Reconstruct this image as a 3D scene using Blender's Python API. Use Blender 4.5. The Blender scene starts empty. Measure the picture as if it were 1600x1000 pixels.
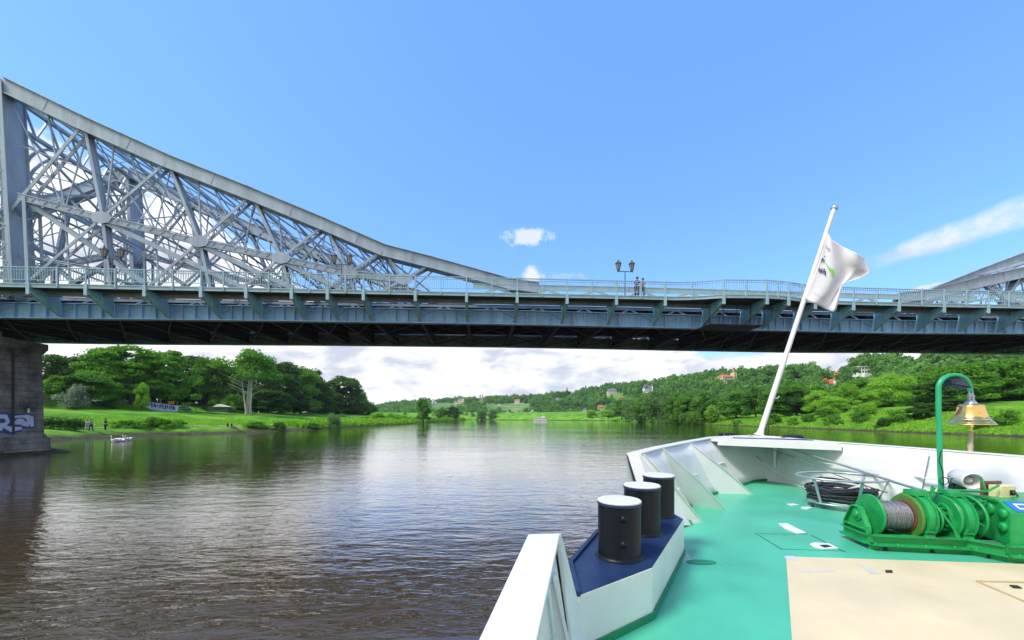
import bpy, math, random
import numpy as np
from mathutils import Vector, Matrix
R = math.radians
random.seed(7); np.random.seed(7)
scene = bpy.context.scene
col = scene.collection

# ------------------------------------------------------------------ camera
F = 600.0; HZ = 652.0; CH = 4.0            # focal length in px of a 1600 px frame, horizon row, eye height over the water
cd = bpy.data.cameras.new('camera'); cam = bpy.data.objects.new('camera', cd); col.objects.link(cam)
cam.location = (0, 0, CH); cam.rotation_euler = (R(90), 0, 0)
cd.sensor_fit = 'HORIZONTAL'; cd.sensor_width = 36; cd.lens = 36 * F / 1600
cd.shift_y = (HZ - 500) / 1600; cd.clip_start = 0.05; cd.clip_end = 12000
scene.camera = cam
scene.view_settings.view_transform = 'Standard'; scene.view_settings.look = 'None'
scene.view_settings.exposure = 0.0; scene.view_settings.gamma = 1.0
scene.cycles.use_denoising = True
scene.cycles.max_bounces = 8; scene.cycles.diffuse_bounces = 3; scene.cycles.glossy_bounces = 3
scene.cycles.transparent_max_bounces = 8; scene.cycles.caustics_reflective = False

# ------------------------------------------------------------------ sun and sky
SUN_AZ = R(243); SUN_EL = R(54)
sd = Vector((math.sin(SUN_AZ) * math.cos(SUN_EL), math.cos(SUN_AZ) * math.cos(SUN_EL), math.sin(SUN_EL)))
sl = bpy.data.lights.new('sun', 'SUN'); sun = bpy.data.objects.new('sun', sl); col.objects.link(sun)
sl.energy = 4.3; sl.angle = R(17.0); sl.color = (1.0, 0.93, 0.80)
sun.rotation_euler = sd.to_track_quat('Z', 'Y').to_euler(); sun.location = (-20, -30, 40)

world = bpy.data.worlds.new('World'); scene.world = world; world.use_nodes = True
nt = world.node_tree; nt.nodes.clear()
def N(t, **k):
    n = nt.nodes.new(t)
    for a, b in k.items(): setattr(n, a, b)
    return n
def L(a, b): nt.links.new(a, b)
def sock(x, s):
    if isinstance(x, (int, float)): s.default_value = x
    elif isinstance(x, (tuple, list)): s.default_value = x
    else: L(x, s)
def M_(op, a, b=0.0, c=0.0, clamp=False):
    n = N('ShaderNodeMath', operation=op); n.use_clamp = clamp
    for v, s in zip((a, b, c), n.inputs): sock(v, s)
    return n.outputs[0]
def V_(op, a, b=(0, 0, 0)):
    n = N('ShaderNodeVectorMath', operation=op); sock(a, n.inputs[0]); sock(b, n.inputs[1])
    return n.outputs['Value'] if op in ('DOT_PRODUCT', 'LENGTH', 'DISTANCE') else n.outputs['Vector']
def SM_(x, lo, hi):
    n = N('ShaderNodeMapRange', interpolation_type='SMOOTHSTEP'); sock(x, n.inputs[0])
    n.inputs[1].default_value = lo; n.inputs[2].default_value = hi; n.inputs[3].default_value = 0; n.inputs[4].default_value = 1
    return n.outputs[0]
def NO_(vec, sc, det=6, rough=.55, dist=0):
    n = N('ShaderNodeTexNoise'); L(vec, n.inputs['Vector']); n.inputs['Scale'].default_value = sc
    n.inputs['Detail'].default_value = det; n.inputs['Roughness'].default_value = rough; n.inputs['Distortion'].default_value = dist
    return n.outputs[0]
def MX_(f, a, b):
    n = N('ShaderNodeMix', data_type='RGBA'); sock(f, n.inputs[0]); sock(a, n.inputs[6]); sock(b, n.inputs[7]); return n.outputs[2]
tc = N('ShaderNodeTexCoord'); dirv = V_('NORMALIZE', tc.outputs['Generated'])
sep = N('ShaderNodeSeparateXYZ'); L(dirv, sep.inputs[0]); dx, dy, dz = sep.outputs
sky = N('ShaderNodeTexSky', sky_type='NISHITA'); sky.sun_disc = False; sky.sun_elevation = SUN_EL; sky.sun_rotation = SUN_AZ
sky.altitude = 100; sky.air_density = 1.0; sky.dust_density = 0.3; sky.ozone_density = 2.5
mul = N('ShaderNodeVectorMath', operation='MULTIPLY'); L(sky.outputs[0], mul.inputs[0])
mul.inputs[1].default_value = (0.225, 0.305, 0.385)
skyc = MX_(.45, mul.outputs[0], (.185, .45, 1.0, 1))
# cumulus bank low over the horizon, higher towards the left (north-west)
cv = V_('MULTIPLY', dirv, (1, 1, 2.6))
n1 = NO_(cv, 4.2, 8, .56, .3); n2 = NO_(cv, 11.0, 7, .55, .2)
nn = M_('ADD', M_('MULTIPLY', n1, .72), M_('MULTIPLY', n2, .28))
e0 = M_('ADD', .235, M_('MULTIPLY', SM_(M_('MULTIPLY', dx, -1), .34, .66), .20))
e0 = M_('ADD', e0, M_('MULTIPLY', SM_(M_('MULTIPLY', dy, -1), -.1, .35), .55))   # unseen broken cloud added behind the viewer to whiten the fill light
e0 = M_('SUBTRACT', e0, M_('MULTIPLY', M_('MULTIPLY', SM_(dx, .30, .55), SM_(dy, 0, .3)), .07))
cov = M_('MULTIPLY', M_('SUBTRACT', e0, dz), 2.6)
cov = M_('MINIMUM', cov, .42)
bank = SM_(M_('ADD', nn, cov), .50, .60)
# small puffs
def puff(px, py, rx, ry):
    v = Vector(((px - 800) / F, 1, (HZ - py) / F)).normalized()
    side = Vector((v.y, -v.x, 0)).normalized(); up = side.cross(v)
    dxp = M_('DIVIDE', V_('DOT_PRODUCT', dirv, tuple(side)), rx)
    dyp = M_('DIVIDE', V_('DOT_PRODUCT', V_('SUBTRACT', dirv, tuple(v)), tuple(up)), ry)
    rr = M_('SQRT', M_('ADD', M_('MULTIPLY', dxp, dxp), M_('MULTIPLY', dyp, dyp)))
    fr = SM_(V_('DOT_PRODUCT', dirv, tuple(v)), .8, .9)
    k = M_('SUBTRACT', 1.25, rr)
    k = M_('ADD', k, M_('MULTIPLY', M_('SUBTRACT', NO_(dirv, 34, 7, .6), .5), 2.3))
    return M_('MULTIPLY', SM_(k, .2, .85), fr)
pf = M_('MAXIMUM', M_('MULTIPLY', puff(824, 371, .056, .022), .75), puff(831, 432, .034, .026))
pf = M_('MAXIMUM', pf, M_('MULTIPLY', puff(1455, 449, .03, .006), .8))
pf = M_('MAXIMUM', pf, M_('MULTIPLY', puff(880, 432, .05, .010), .25))
# contrail
va = Vector(((1330 - 800) / F, 1, (HZ - 424) / F)).normalized(); vb = Vector(((1600 - 800) / F, 1, (HZ - 330) / F)).normalized()
nv = va.cross(vb).normalized(); tv = (vb - va).normalized()
along = V_('DOT_PRODUCT', V_('SUBTRACT', dirv, tuple(va)), tuple(tv))
wd = M_('ADD', .013, M_('MULTIPLY', M_('MAXIMUM', along, 0), .075))
acr = M_('ABSOLUTE', M_('ADD', V_('DOT_PRODUCT', dirv, tuple(nv)), M_('MULTIPLY', M_('SUBTRACT', NO_(dirv, 7, 4), .5), .03)))
tr = SM_(M_('DIVIDE', acr, wd), 1.1, .25)
tr = M_('MULTIPLY', tr, SM_(along, -.01, .12))
tr = M_('MULTIPLY', tr, SM_(dy, 0, .2))
tr = M_('MULTIPLY', tr, M_('ADD', .42, M_('MULTIPLY', SM_(NO_(dirv, 40, 7, .65), .35, .65), .50)))
mask = M_('MAXIMUM', M_('MAXIMUM', bank, pf), tr)
# cloud tone: grey-lilac bases, white tops
sh = NO_(V_('ADD', cv, (0, 0, .12)), 5.5, 7, .6, .4)
tone = SM_(M_('ADD', M_('MULTIPLY', sh, .6), M_('MULTIPLY', n2, .4)), .38, .56)
cc = MX_(tone, (.68, .73, .85, 1), (1.22, 1.22, 1.24, 1))
cc2 = MX_(M_('MAXIMUM', pf, tr), cc, (.92, .95, 1.0, 1))
final = MX_(mask, skyc, cc2)
# light haze at the horizon
final = MX_(M_('MULTIPLY', SM_(dz, .10, -.02), .25), final, (.78, .82, .92, 1))
bg = N('ShaderNodeBackground'); L(final, bg.inputs[0]); bg.inputs[1].default_value = 1.0
out = N('ShaderNodeOutputWorld'); L(bg.outputs[0], out.inputs[0])

# ------------------------------------------------------------------ helpers
def tag(o, label=None, cat=None, group=None, kind=None):
    if label: o['label'] = label
    if cat: o['category'] = cat
    if group: o['group'] = group
    if kind: o['kind'] = kind
    return o
def W(px, py, Y): return Vector(((px - 800) / F * Y, Y, CH + (HZ - py) / F * Y))
def D(px, py, z):
    Y = F * (CH - z) / (py - HZ); return Vector(((px - 800) / F * Y, Y, z))
def empty(name, loc, label=None, cat=None, group=None):
    o = bpy.data.objects.new(name, None); o.empty_display_size = .3; col.objects.link(o); o.location = loc; o['_o'] = 1
    del o['_o']; ORG[o.name] = Vector(loc); return tag(o, label, cat, group)
ORG = {}
class MB:
    def __init__(s): s.v = []; s.f = []; s.m = []; s.cm = 0; s.sm = []
    def add(s, vs, fs, smooth=False):
        b = len(s.v); s.v += [tuple(v) for v in vs]
        for f in fs: s.f.append(tuple(b + i for i in f)); s.m.append(s.cm); s.sm.append(smooth)
    def box(s, c, d, M=None):
        x, y, z = d[0] / 2, d[1] / 2, d[2] / 2; c = Vector(c)
        vs = [Vector((i * x, j * y, k * z)) for k in (-1, 1) for j in (-1, 1) for i in (-1, 1)]
        if M: vs = [M @ v for v in vs]
        s.add([c + v for v in vs], [(0, 2, 3, 1), (4, 5, 7, 6), (0, 1, 5, 4), (2, 6, 7, 3), (0, 4, 6, 2), (1, 3, 7, 5)])
    def bb(s, a, b):
        a = Vector(a); b = Vector(b); s.box((a + b) / 2, [abs(b[i] - a[i]) for i in range(3)])
    def bar(s, p, q, w, h, side=None, up=None):
        """bar from p to q: w along side, h along the other normal"""
        p = Vector(p); q = Vector(q); d = (q - p).normalized()
        if side is None:
            side = d.cross(Vector((0, 0, 1)))
            if side.length < 1e-4: side = Vector((1, 0, 0))
        side = Vector(side); side = (side - d * side.dot(d)).normalized(); u = side.cross(d)
        a = side * w / 2; b = u * h / 2
        s.add([p - a - b, p + a - b, p + a + b, p - a + b, q - a - b, q + a - b, q + a + b, q - a + b],
              [(0, 3, 2, 1), (4, 5, 6, 7), (0, 1, 5, 4), (1, 2, 6, 5), (2, 3, 7, 6), (3, 0, 4, 7)])
    def path(s, pts, r, n=8, closed=False, rs=None, smooth=True):
        pts = [Vector(p) for p in pts]; k = len(pts); rings = []; prev = None
        for i, p in enumerate(pts):
            if closed: d = pts[(i + 1) % k] - pts[i - 1]
            else: d = pts[min(i + 1, k - 1)] - pts[max(i - 1, 0)]
            d.normalize()
            if prev is None:
                a = d.cross(Vector((0, 0, 1)))
                if a.length < 1e-3: a = d.cross(Vector((0, 1, 0)))
            else: a = prev - d * prev.dot(d)
            a.normalize(); prev = a; b = d.cross(a); rr = rs[i] if rs else r
            rings.append([p + (a * math.cos(t) + b * math.sin(t)) * rr for t in [2 * math.pi * j / n for j in range(n)]])
        vs = [v for ring in rings for v in ring]; fs = []
        m = k if closed else k - 1
        for i in range(m):
            for j in range(n):
                i2 = (i + 1) % k; fs.append((i * n + j, i * n + (j + 1) % n, i2 * n + (j + 1) % n, i2 * n + j))
        s.add(vs, fs, smooth)
        if not closed:
            s.add(rings[0], [tuple(range(n))[::-1]]); s.add(rings[-1], [tuple(range(n))])
    def tube(s, p, q, r, r2=None, n=10): s.path([p, q], r, n, rs=[r, r if r2 is None else r2])
    def lathe(s, o, ax, prof, n=32, smooth=True, cap=True):
        """prof = [(radius, distance along ax)]"""
        o = Vector(o); ax = Vector(ax).normalized(); a = ax.cross(Vector((0, 0, 1)))
        if a.length < 1e-3: a = Vector((1, 0, 0))
        a.normalize(); b = ax.cross(a); vs = []; fs = []
        for r, h in prof:
            for j in range(n):
                t = 2 * math.pi * j / n; vs.append(o + ax * h + (a * math.cos(t) + b * math.sin(t)) * r)
        for i in range(len(prof) - 1):
            for j in range(n): fs.append((i * n + j, i * n + (j + 1) % n, (i + 1) * n + (j + 1) % n, (i + 1) * n + j))
        s.add(vs, fs, smooth)
        if cap:
            s.add(vs[:n], [tuple(range(n))[::-1]]); s.add(vs[-n:], [tuple(range(n))])
    def disc(s, o, ax, r, th, n=36, bev=0.006):
        s.lathe(o, ax, [(r - bev, -th / 2), (r, -th / 2 + bev), (r, th / 2 - bev), (r - bev, th / 2)], n, smooth=False)
    def prism(s, poly, vec):
        k = len(poly); poly = [Vector(p) for p in poly]; vec = Vector(vec)
        s.add(poly + [p + vec for p in poly], [tuple(range(k))[::-1], tuple(range(k, 2 * k))] + [(i, (i + 1) % k, k + (i + 1) % k, k + i) for i in range(k)])
    def poly(s, pts): s.add(pts, [tuple(range(len(pts)))])
    def build(s, name, mat, parent=None, origin=None, bevel=0, segs=2, recalc=True):
        me = bpy.data.meshes.new(name)
        if parent is not None: o0 = ORG[parent.name]
        elif origin is not None: o0 = Vector(origin)
        else:
            a = np.array(s.v); lo = a.min(0); hi = a.max(0); o0 = Vector(((lo[0] + hi[0]) / 2, (lo[1] + hi[1]) / 2, lo[2]))
        me.from_pydata([(v[0] - o0[0], v[1] - o0[1], v[2] - o0[2]) for v in s.v], [], s.f)
        mats = mat if isinstance(mat, (list, tuple)) else [mat]
        for m in mats: me.materials.append(m)
        me.polygons.foreach_set('material_index', s.m); me.polygons.foreach_set('use_smooth', s.sm)
        if recalc:
            import bmesh
            b = bmesh.new(); b.from_mesh(me); bmesh.ops.recalc_face_normals(b, faces=b.faces); b.to_mesh(me); b.free()
        me.update()
        o = bpy.data.objects.new(name, me); col.objects.link(o)
        if parent is not None: o.parent = parent
        else: o.location = o0
        ORG[o.name] = o0
        if bevel:
            bm = o.modifiers.new('bevel', 'BEVEL'); bm.width = bevel; bm.segments = segs; bm.limit_method = 'ANGLE'; bm.angle_limit = R(40)
        return o
def dup(root, loc, rotz=None, label=None, group=None, scale=None):
    r = root.copy(); col.objects.link(r); r.location = loc
    if rotz is not None: r.rotation_euler = (0, 0, rotz)
    if scale is not None: r.scale = scale
    if label: r['label'] = label
    if group: r['group'] = group
    def rec(src, dst):
        for ch in src.children:
            c = ch.copy(); col.objects.link(c); c.parent = dst; rec(ch, c)
    rec(root, r); return r

# ------------------------------------------------------------------ materials
def mat(name, c, rough=.5, metal=0, var=.12, vs=3.0, c2=None, bump=0, bs=20, spec=.5, coat=0, obj=True, streak=False, trans=0, wear=None, wc=(.2, .1, .05), ws=4.0):
    m = bpy.data.materials.new(name); m.use_nodes = True; t = m.node_tree; b = t.nodes['Principled BSDF']
    b.inputs['Roughness'].default_value = rough; b.inputs['Metallic'].default_value = metal
    b.inputs['Specular IOR Level'].default_value = spec; b.inputs['Coat Weight'].default_value = coat
    tcn = t.nodes.new('ShaderNodeTexCoord'); src = tcn.outputs['Object']
    if streak:
        mp = t.nodes.new('ShaderNodeMapping'); mp.inputs['Scale'].default_value = (1, 1, .12); t.links.new(src, mp.inputs[0]); src2 = mp.outputs[0]
    else: src2 = src
    n = t.nodes.new('ShaderNodeTexNoise'); n.inputs['Scale'].default_value = vs; n.inputs['Detail'].default_value = 8; n.inputs['Roughness'].default_value = .62
    t.links.new(src2, n.inputs['Vector'])
    r = t.nodes.new('ShaderNodeValToRGB'); e = r.color_ramp.elements
    ca = tuple(x * (1 - var) for x in c) if c2 is None else c; cb = tuple(min(1, x * (1 + var)) for x in c) if c2 is None else c2
    e[0].position = .32; e[0].color = (*ca, 1); e[1].position = .68; e[1].color = (*cb, 1)
    t.links.new(n.outputs[0], r.inputs[0]); t.links.new(r.outputs[0], b.inputs['Base Color'])
    if wear:
        nw = t.nodes.new('ShaderNodeTexNoise'); nw.inputs['Scale'].default_value = ws; nw.inputs['Detail'].default_value = 10; nw.inputs['Roughness'].default_value = .72; nw.inputs['Distortion'].default_value = .6
        t.links.new(src2, nw.inputs['Vector']); rw = t.nodes.new('ShaderNodeValToRGB'); ew = rw.color_ramp.elements; ew[0].position = wear; ew[0].color = (0, 0, 0, 1); ew[1].position = wear + .09; ew[1].color = (1, 1, 1, 1)
        t.links.new(nw.outputs[0], rw.inputs[0]); mw = t.nodes.new('ShaderNodeMix'); mw.data_type = 'RGBA'; t.links.new(rw.outputs[0], mw.inputs[0]); t.links.new(r.outputs[0], mw.inputs[6]); mw.inputs[7].default_value = (*wc, 1)
        t.links.new(mw.outputs[2], b.inputs['Base Color'])
        mr_ = t.nodes.new('ShaderNodeMapRange'); t.links.new(n.outputs[0], mr_.inputs[0]); mr_.inputs[1].default_value = .3; mr_.inputs[2].default_value = .7; mr_.inputs[3].default_value = rough * .8; mr_.inputs[4].default_value = min(1, rough * 1.35); t.links.new(mr_.outputs[0], b.inputs['Roughness'])
    if bump:
        nb = t.nodes.new('ShaderNodeTexNoise'); nb.inputs['Scale'].default_value = bs; nb.inputs['Detail'].default_value = 6
        t.links.new(src, nb.inputs['Vector']); bp = t.nodes.new('ShaderNodeBump'); bp.inputs['Strength'].default_value = bump
        bp.inputs['Distance'].default_value = .02; t.links.new(nb.outputs[0], bp.inputs['Height']); t.links.new(bp.outputs[0], b.inputs['Normal'])
    return m
STEEL = mat('bridge steel paint', (.32, .39, .48), .45, 0, .2, 1.3, streak=True, wear=.66, wc=(.12, .13, .13), ws=1.6)
STEEL2 = mat('bridge rail paint', (.33, .50, .56), .45, 0, .12, 1.5)
GIRD = mat('girder blue bounce light', (.30, .54, .82), .5, 0, .2, .8, streak=True)  # blue bounce light from water and sky put into the girder colour
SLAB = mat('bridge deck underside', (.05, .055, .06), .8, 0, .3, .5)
ASPH = mat('asphalt', (.05, .05, .05), .9)
WHITE = mat('white ship paint', (.72, .72, .71), .35, 0, .07, 2.0, bump=.10, bs=3, wear=.70, wc=(.42, .36, .28), ws=3.0)
WHITE2 = mat('white cap paint', (.72, .72, .71), .3, 0, .04, 3.0)
NAVY = mat('navy deck paint', (.010, .028, .085), .45, 0, .25, 4.0, bump=.15, bs=60)
BRKT = mat('bracket teal bounce light', (.28, .58, .68), .5, 0, .2, 1.2, streak=True)  # teal of water-reflected light put into the bracket colour
BLACK = mat('black bollard paint', (.005, .007, .012), .40, 0, .3, 5, spec=.25, bump=.1, bs=30)
MINT = mat('mint deck paint', (.070, .43, .27), .32, 0, .13, .9, bump=.10, bs=5, wear=.66, wc=(.12, .45, .32), ws=1.7)
CREAM = mat('cream deck paint', (.66, .55, .345), .45, 0, .08, 1.2, bump=.10, bs=60, wear=.66, wc=(.57, .49, .34), ws=2.4)
GREEN = mat('green machine paint', (.010, .29, .072), .38, 0, .22, 7, bump=.14, bs=30, wear=.68, wc=(.02, .05, .02), ws=7)
GREEN2 = mat('green pole paint', (.02, .36, .16), .33, 0, .1, 6)
OLIVE = mat('worn olive brake paint', (.03, .20, .03), .6, 0, .6, 16, c2=(.13, .20, .03), bump=.5, bs=50)
GALV = mat('galvanised steel', (.45, .48, .50), .38, .7, .15, 8)
WIRE = mat('steel wire rope', (.20, .21, .225), .45, .5, .3, 40, bump=.3, bs=90)
ROPE = mat('dark mooring rope', (.035, .042, .05), .8, 0, .4, 30, bump=.4, bs=80)
BRASS = mat('polished brass', (.92, .60, .20), .22, 1, .08, 5)
STRING = mat('bell rope', (.55, .45, .36), .8, 0, .2, 30, bump=.4, bs=80)
CREAMBOX = mat('cream box paint', (.68, .62, .34), .4, 0, .06, 6)
BROWN = mat('brown backboard', (.16, .07, .05), .6, 0, .25, 8)
DARK = mat('dark plastic', (.012, .014, .018), .35, 0, .2, 6)
GREYP = mat('grey horn plastic', (.62, .64, .64), .4, 0, .05, 6)
BLUESIGN = mat('blue sign', (.03, .16, .50), .4, 0, .05, 6)
SIGNW = mat('sign lettering white', (.85, .85, .85), .4, 0, .02)
CLOTH = mat('flag cloth', (.74, .73, .77), .85, 0, .04, 3, bump=.15, bs=30)
FNAVY = mat('flag print navy', (.02, .03, .11), .8, 0, .05)
FGREEN = mat('flag print green', (.22, .72, .10), .8, 0, .05)
FGREY = mat('flag print grey', (.45, .46, .52), .8, 0, .05)
STONE = mat('weathered sandstone', (.06, .065, .075), .9, 0, 0, .45, c2=(.36, .36, .35), bump=.9, bs=4)
# courses on the pier stone
def add_courses(m, sx, sy, dark=.45):
    t = m.node_tree; b = t.nodes['Principled BSDF']; src = b.inputs['Base Color'].links[0].from_socket
    tcn = t.nodes.new('ShaderNodeTexCoord'); sp = t.nodes.new('ShaderNodeSeparateXYZ'); t.links.new(tcn.outputs['Object'], sp.inputs[0])
    cb = t.nodes.new('ShaderNodeCombineXYZ'); ad = t.nodes.new('ShaderNodeMath'); t.links.new(sp.outputs[0], ad.inputs[0]); t.links.new(sp.outputs[1], ad.inputs[1])
    t.links.new(ad.outputs[0], cb.inputs[0]); t.links.new(sp.outputs[2], cb.inputs[1])
    br = t.nodes.new('ShaderNodeTexBrick'); t.links.new(cb.outputs[0], br.inputs['Vector']); br.inputs['Scale'].default_value = 1
    br.inputs['Brick Width'].default_value = sx; br.inputs['Row Height'].default_value = sy; br.inputs['Mortar Size'].default_value = .03
    br.inputs['Color1'].default_value = (1, 1, 1, 1); br.inputs['Color2'].default_value = (.72, .74, .76, 1); br.inputs['Mortar'].default_value = (dark, dark, dark, 1)
    mx = t.nodes.new('ShaderNodeMix'); mx.data_type = 'RGBA'; mx.blend_type = 'MULTIPLY'; mx.inputs[0].default_value = 1
    t.links.new(src, mx.inputs[6]); t.links.new(br.outputs[0], mx.inputs[7]); t.links.new(mx.outputs[2], b.inputs['Base Color'])
add_courses(STONE, 1.3, .62)
WALLST = mat('pale garden wall stone', (.25, .24, .19), .9, 0, .25, .8); add_courses(WALLST, .9, .4, .6)
GRAFW = mat('graffiti pale', (.52, .58, .82), .7, 0, .12, 2)
GRAFB = mat('graffiti blue', (.02, .07, .30), .7, 0, .2, 2)
CREAMW = mat('cream render', (.66, .56, .42), .8, 0, .08, .5)
WHITEW = mat('white render', (.74, .74, .72), .8, 0, .06, .5)
TANW = mat('tan stone', (.45, .36, .26), .85, 0, .15, .6)
PINKW = mat('pink render', (.62, .38, .32), .8, 0, .08, .5)
ROOFR = mat('red roof tiles', (.50, .13, .05), .8, 0, .25, 1.2)
ROOFG = mat('slate roof', (.12, .14, .19), .7, 0, .2, 1.2)
GLASS = mat('dark window glass', (.03, .04, .05), .1, 0, .1)
BARK = mat('bark', (.055, .045, .035), .9, 0, .3, 2); BARKP = mat('pale bark', (.42, .42, .36), .9, 0, .25, 1.5)
SKIN = mat('skin', (.48, .28, .20), .6, 0, .05); HAIRM = mat('dark hair', (.02, .015, .012), .7)

def leafmat(name, c1, c2, scale=.35):
    m = bpy.data.materials.new(name); m.use_nodes = True; t = m.node_tree; b = t.nodes['Principled BSDF']
    b.inputs['Roughness'].default_value = .6; b.inputs['Specular IOR Level'].default_value = .25
    a = t.nodes.new('ShaderNodeAttribute'); a.attribute_name = 'shade'
    n = t.nodes.new('ShaderNodeTexNoise'); n.inputs['Scale'].default_value = scale; n.inputs['Detail'].default_value = 3
    g = t.nodes.new('ShaderNodeNewGeometry'); t.links.new(g.outputs['Position'], n.inputs['Vector'])
    oi = t.nodes.new('ShaderNodeObjectInfo')
    ad = t.nodes.new('ShaderNodeMath'); ad.operation = 'MULTIPLY_ADD'; t.links.new(a.outputs['Fac'], ad.inputs[0]); ad.inputs[1].default_value = .55
    t.links.new(n.outputs[0], ad.inputs[2])
    ad2 = t.nodes.new('ShaderNodeMath'); ad2.operation = 'MULTIPLY_ADD'; t.links.new(oi.outputs['Random'], ad2.inputs[0]); ad2.inputs[1].default_value = .35; t.links.new(ad.outputs[0], ad2.inputs[2])
    r = t.nodes.new('ShaderNodeValToRGB'); e = r.color_ramp.elements; e[0].position = .45; e[0].color = (*c1, 1); e[1].position = 1.15 if False else 1.0; e[1].color = (*c2, 1)
    t.links.new(ad2.outputs[0], r.inputs[0]); t.links.new(r.outputs[0], b.inputs['Base Color'])
    tr = t.nodes.new('ShaderNodeBsdfTranslucent'); hs = t.nodes.new('ShaderNodeHueSaturation'); hs.inputs['Value'].default_value = 1.5; hs.inputs['Saturation'].default_value = 1.1
    t.links.new(r.outputs[0], hs.inputs['Color']); t.links.new(hs.outputs[0], tr.inputs[0])
    mx = t.nodes.new('ShaderNodeMixShader'); mx.inputs[0].default_value = .38
    t.links.new(b.outputs[0], mx.inputs[1]); t.links.new(tr.outputs[0], mx.inputs[2]); t.links.new(mx.outputs[0], t.nodes['Material Output'].inputs[0])
    return m
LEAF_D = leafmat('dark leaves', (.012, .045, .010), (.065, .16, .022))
LEAF_M = leafmat('mid leaves', (.022, .085, .010), (.13, .31, .032))
LEAF_L = leafmat('light leaves', (.06, .17, .015), (.26, .50, .05))
LEAF_W = leafmat('willow leaves', (.05, .12, .035), (.17, .32, .09))
LEAF_G = leafmat('grey green leaves', (.10, .14, .09), (.28, .34, .24))
LEAF_H = leafmat('hill leaves', (.03, .095, .025), (.15, .31, .06), .03)

# ------------------------------------------------------------------ terrain
def smooth(a, b, x):
    t = np.clip((x - a) / (b - a), 0, 1); return t * t * (3 - 2 * t)
def xl(y): return np.interp(y, [-400, 30, 44, 52, 63, 75, 86, 92, 109, 155, 240, 560, 640, 1500], [-46, -49, -50, -64, -76, -80, -78, -71, -64.5, -61, -59, -66, -300, -900])
def xr(y): return np.interp(y, [-400, 60, 440, 600, 660, 1500], [103, 102, 107, -70, -320, -1000])
def vnoise(x, y, s, seed=0):
    x = x / s; y = y / s; r_ = np.random.RandomState(int(seed * 10) + 3); t_ = 0
    for k in range(10):
        a = r_.rand() * 6.283; f_ = 1.1 * 1.38 ** k; t_ = t_ + np.sin((x * np.cos(a) + y * np.sin(a)) * f_ + r_.rand() * 6.28 + .8 * np.sin((y * np.cos(a) - x * np.sin(a)) * f_ * .6)) * .85 ** k
    return t_ / 2.2
def gz(x, y):
    x = np.asarray(x, float); y = np.asarray(y, float)
    dl = xl(y) - x; dr = x - xr(y)
    wid = np.maximum(xl(y) + 111, 10); dl = np.where(dl < 0, dl, np.where(dl < wid, dl * 52 / wid, 52 + dl - wid))
    wl = np.interp(dl, [-30, -3, 0, 4, 9, 16, 24, 52, 56, 200, 2000], [-4, -.5, 0, .9, 1.7, 2.0, 3.0, 6.0, 6.15, 8, 12])
    wl = wl + 2.1 * smooth(57, 62, dl) * (1 - smooth(150, 190, y)) 
    lowb = smooth(140, 180, y) * (1 - smooth(250, 330, y))
    wr = np.interp(dr, [-30, -3, 0, 3, 15, 40, 100, 2000], [-4, -.5, 0, .9, 5.0, 8.0, 12, 14]) * (1 - .35 * lowb)
    w = np.where(dl > dr, wl, wr)
    amp = smooth(0, 12, np.maximum(dl, dr))
    return w + amp * .22 * vnoise(x, y, 9.0, 1.3) + amp * .10 * vnoise(x, y, 3.1, 2.0)
def gridmesh(name, xs, ys, zf, m):
    X, Y = np.meshgrid(xs, ys); Z = zf(X, Y); nx, ny = len(xs), len(ys)
    me = bpy.data.meshes.new(name); v = np.stack([X, Y, Z], -1).reshape(-1, 3)
    i = np.arange(ny - 1)[:, None] * nx + np.arange(nx - 1)[None]; f = np.stack([i, i + 1, i + nx + 1, i + nx], -1).reshape(-1, 4)
    setmesh(me, v, f, smooth=True); me.materials.append(m)
    o = bpy.data.objects.new(name, me); col.objects.link(o); return o
def setmesh(me, v, f, smooth=False, shade=None):
    n = len(v); k = len(f); q = f.shape[1]
    me.vertices.add(n); me.vertices.foreach_set('co', np.ascontiguousarray(v, dtype=np.float32).ravel())
    me.loops.add(k * q); me.loops.foreach_set('vertex_index', np.ascontiguousarray(f, dtype=np.int32).ravel())
    me.polygons.add(k); me.polygons.foreach_set('loop_start', np.arange(k, dtype=np.int32) * q); me.polygons.foreach_set('loop_total', np.full(k, q, np.int32))
    me.polygons.foreach_set('use_smooth', np.full(k, smooth, bool))
    if shade is not None:
        a = me.attributes.new('shade', 'FLOAT', 'FACE'); a.data.foreach_set('value', np.ascontiguousarray(shade, dtype=np.float32))
    me.update(); me.validate()

GRASS = bpy.data.materials.new('riverbank ground'); GRASS.use_nodes = True
t = GRASS.node_tree; b = t.nodes['Principled BSDF']; b.inputs['Roughness'].default_value = .9; b.inputs['Specular IOR Level'].default_value = .15
g = t.nodes.new('ShaderNodeNewGeometry'); sp = t.nodes.new('ShaderNodeSeparateXYZ'); t.links.new(g.outputs['Position'], sp.inputs[0])
def nz(sc, det=6, rough=.6):
    n = t.nodes.new('ShaderNodeTexNoise'); n.inputs['Scale'].default_value = sc; n.inputs['Detail'].default_value = det; n.inputs['Roughness'].default_value = rough
    t.links.new(g.outputs['Position'], n.inputs['Vector']); return n.outputs[0]
def ramp(x, stops):
    r = t.nodes.new('ShaderNodeValToRGB'); e = r.color_ramp.elements
    while len(e) < len(stops): e.new(.5)
    for k, (p, c) in enumerate(stops): e[k].position = p; e[k].color = (*c, 1)
    t.links.new(x, r.inputs[0]); return r.outputs[0]
gr = ramp(nz(.11, 8), [(.3, (.05, .15, .012)), (.48, (.12, .32, .02)), (.60, (.20, .42, .035)), (.74, (.30, .44, .06))])
gf = ramp(nz(1.6, 6, .7), [(.25, (.35, .42, .3)), (.7, (1.12, 1.1, 1.0))])
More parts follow.
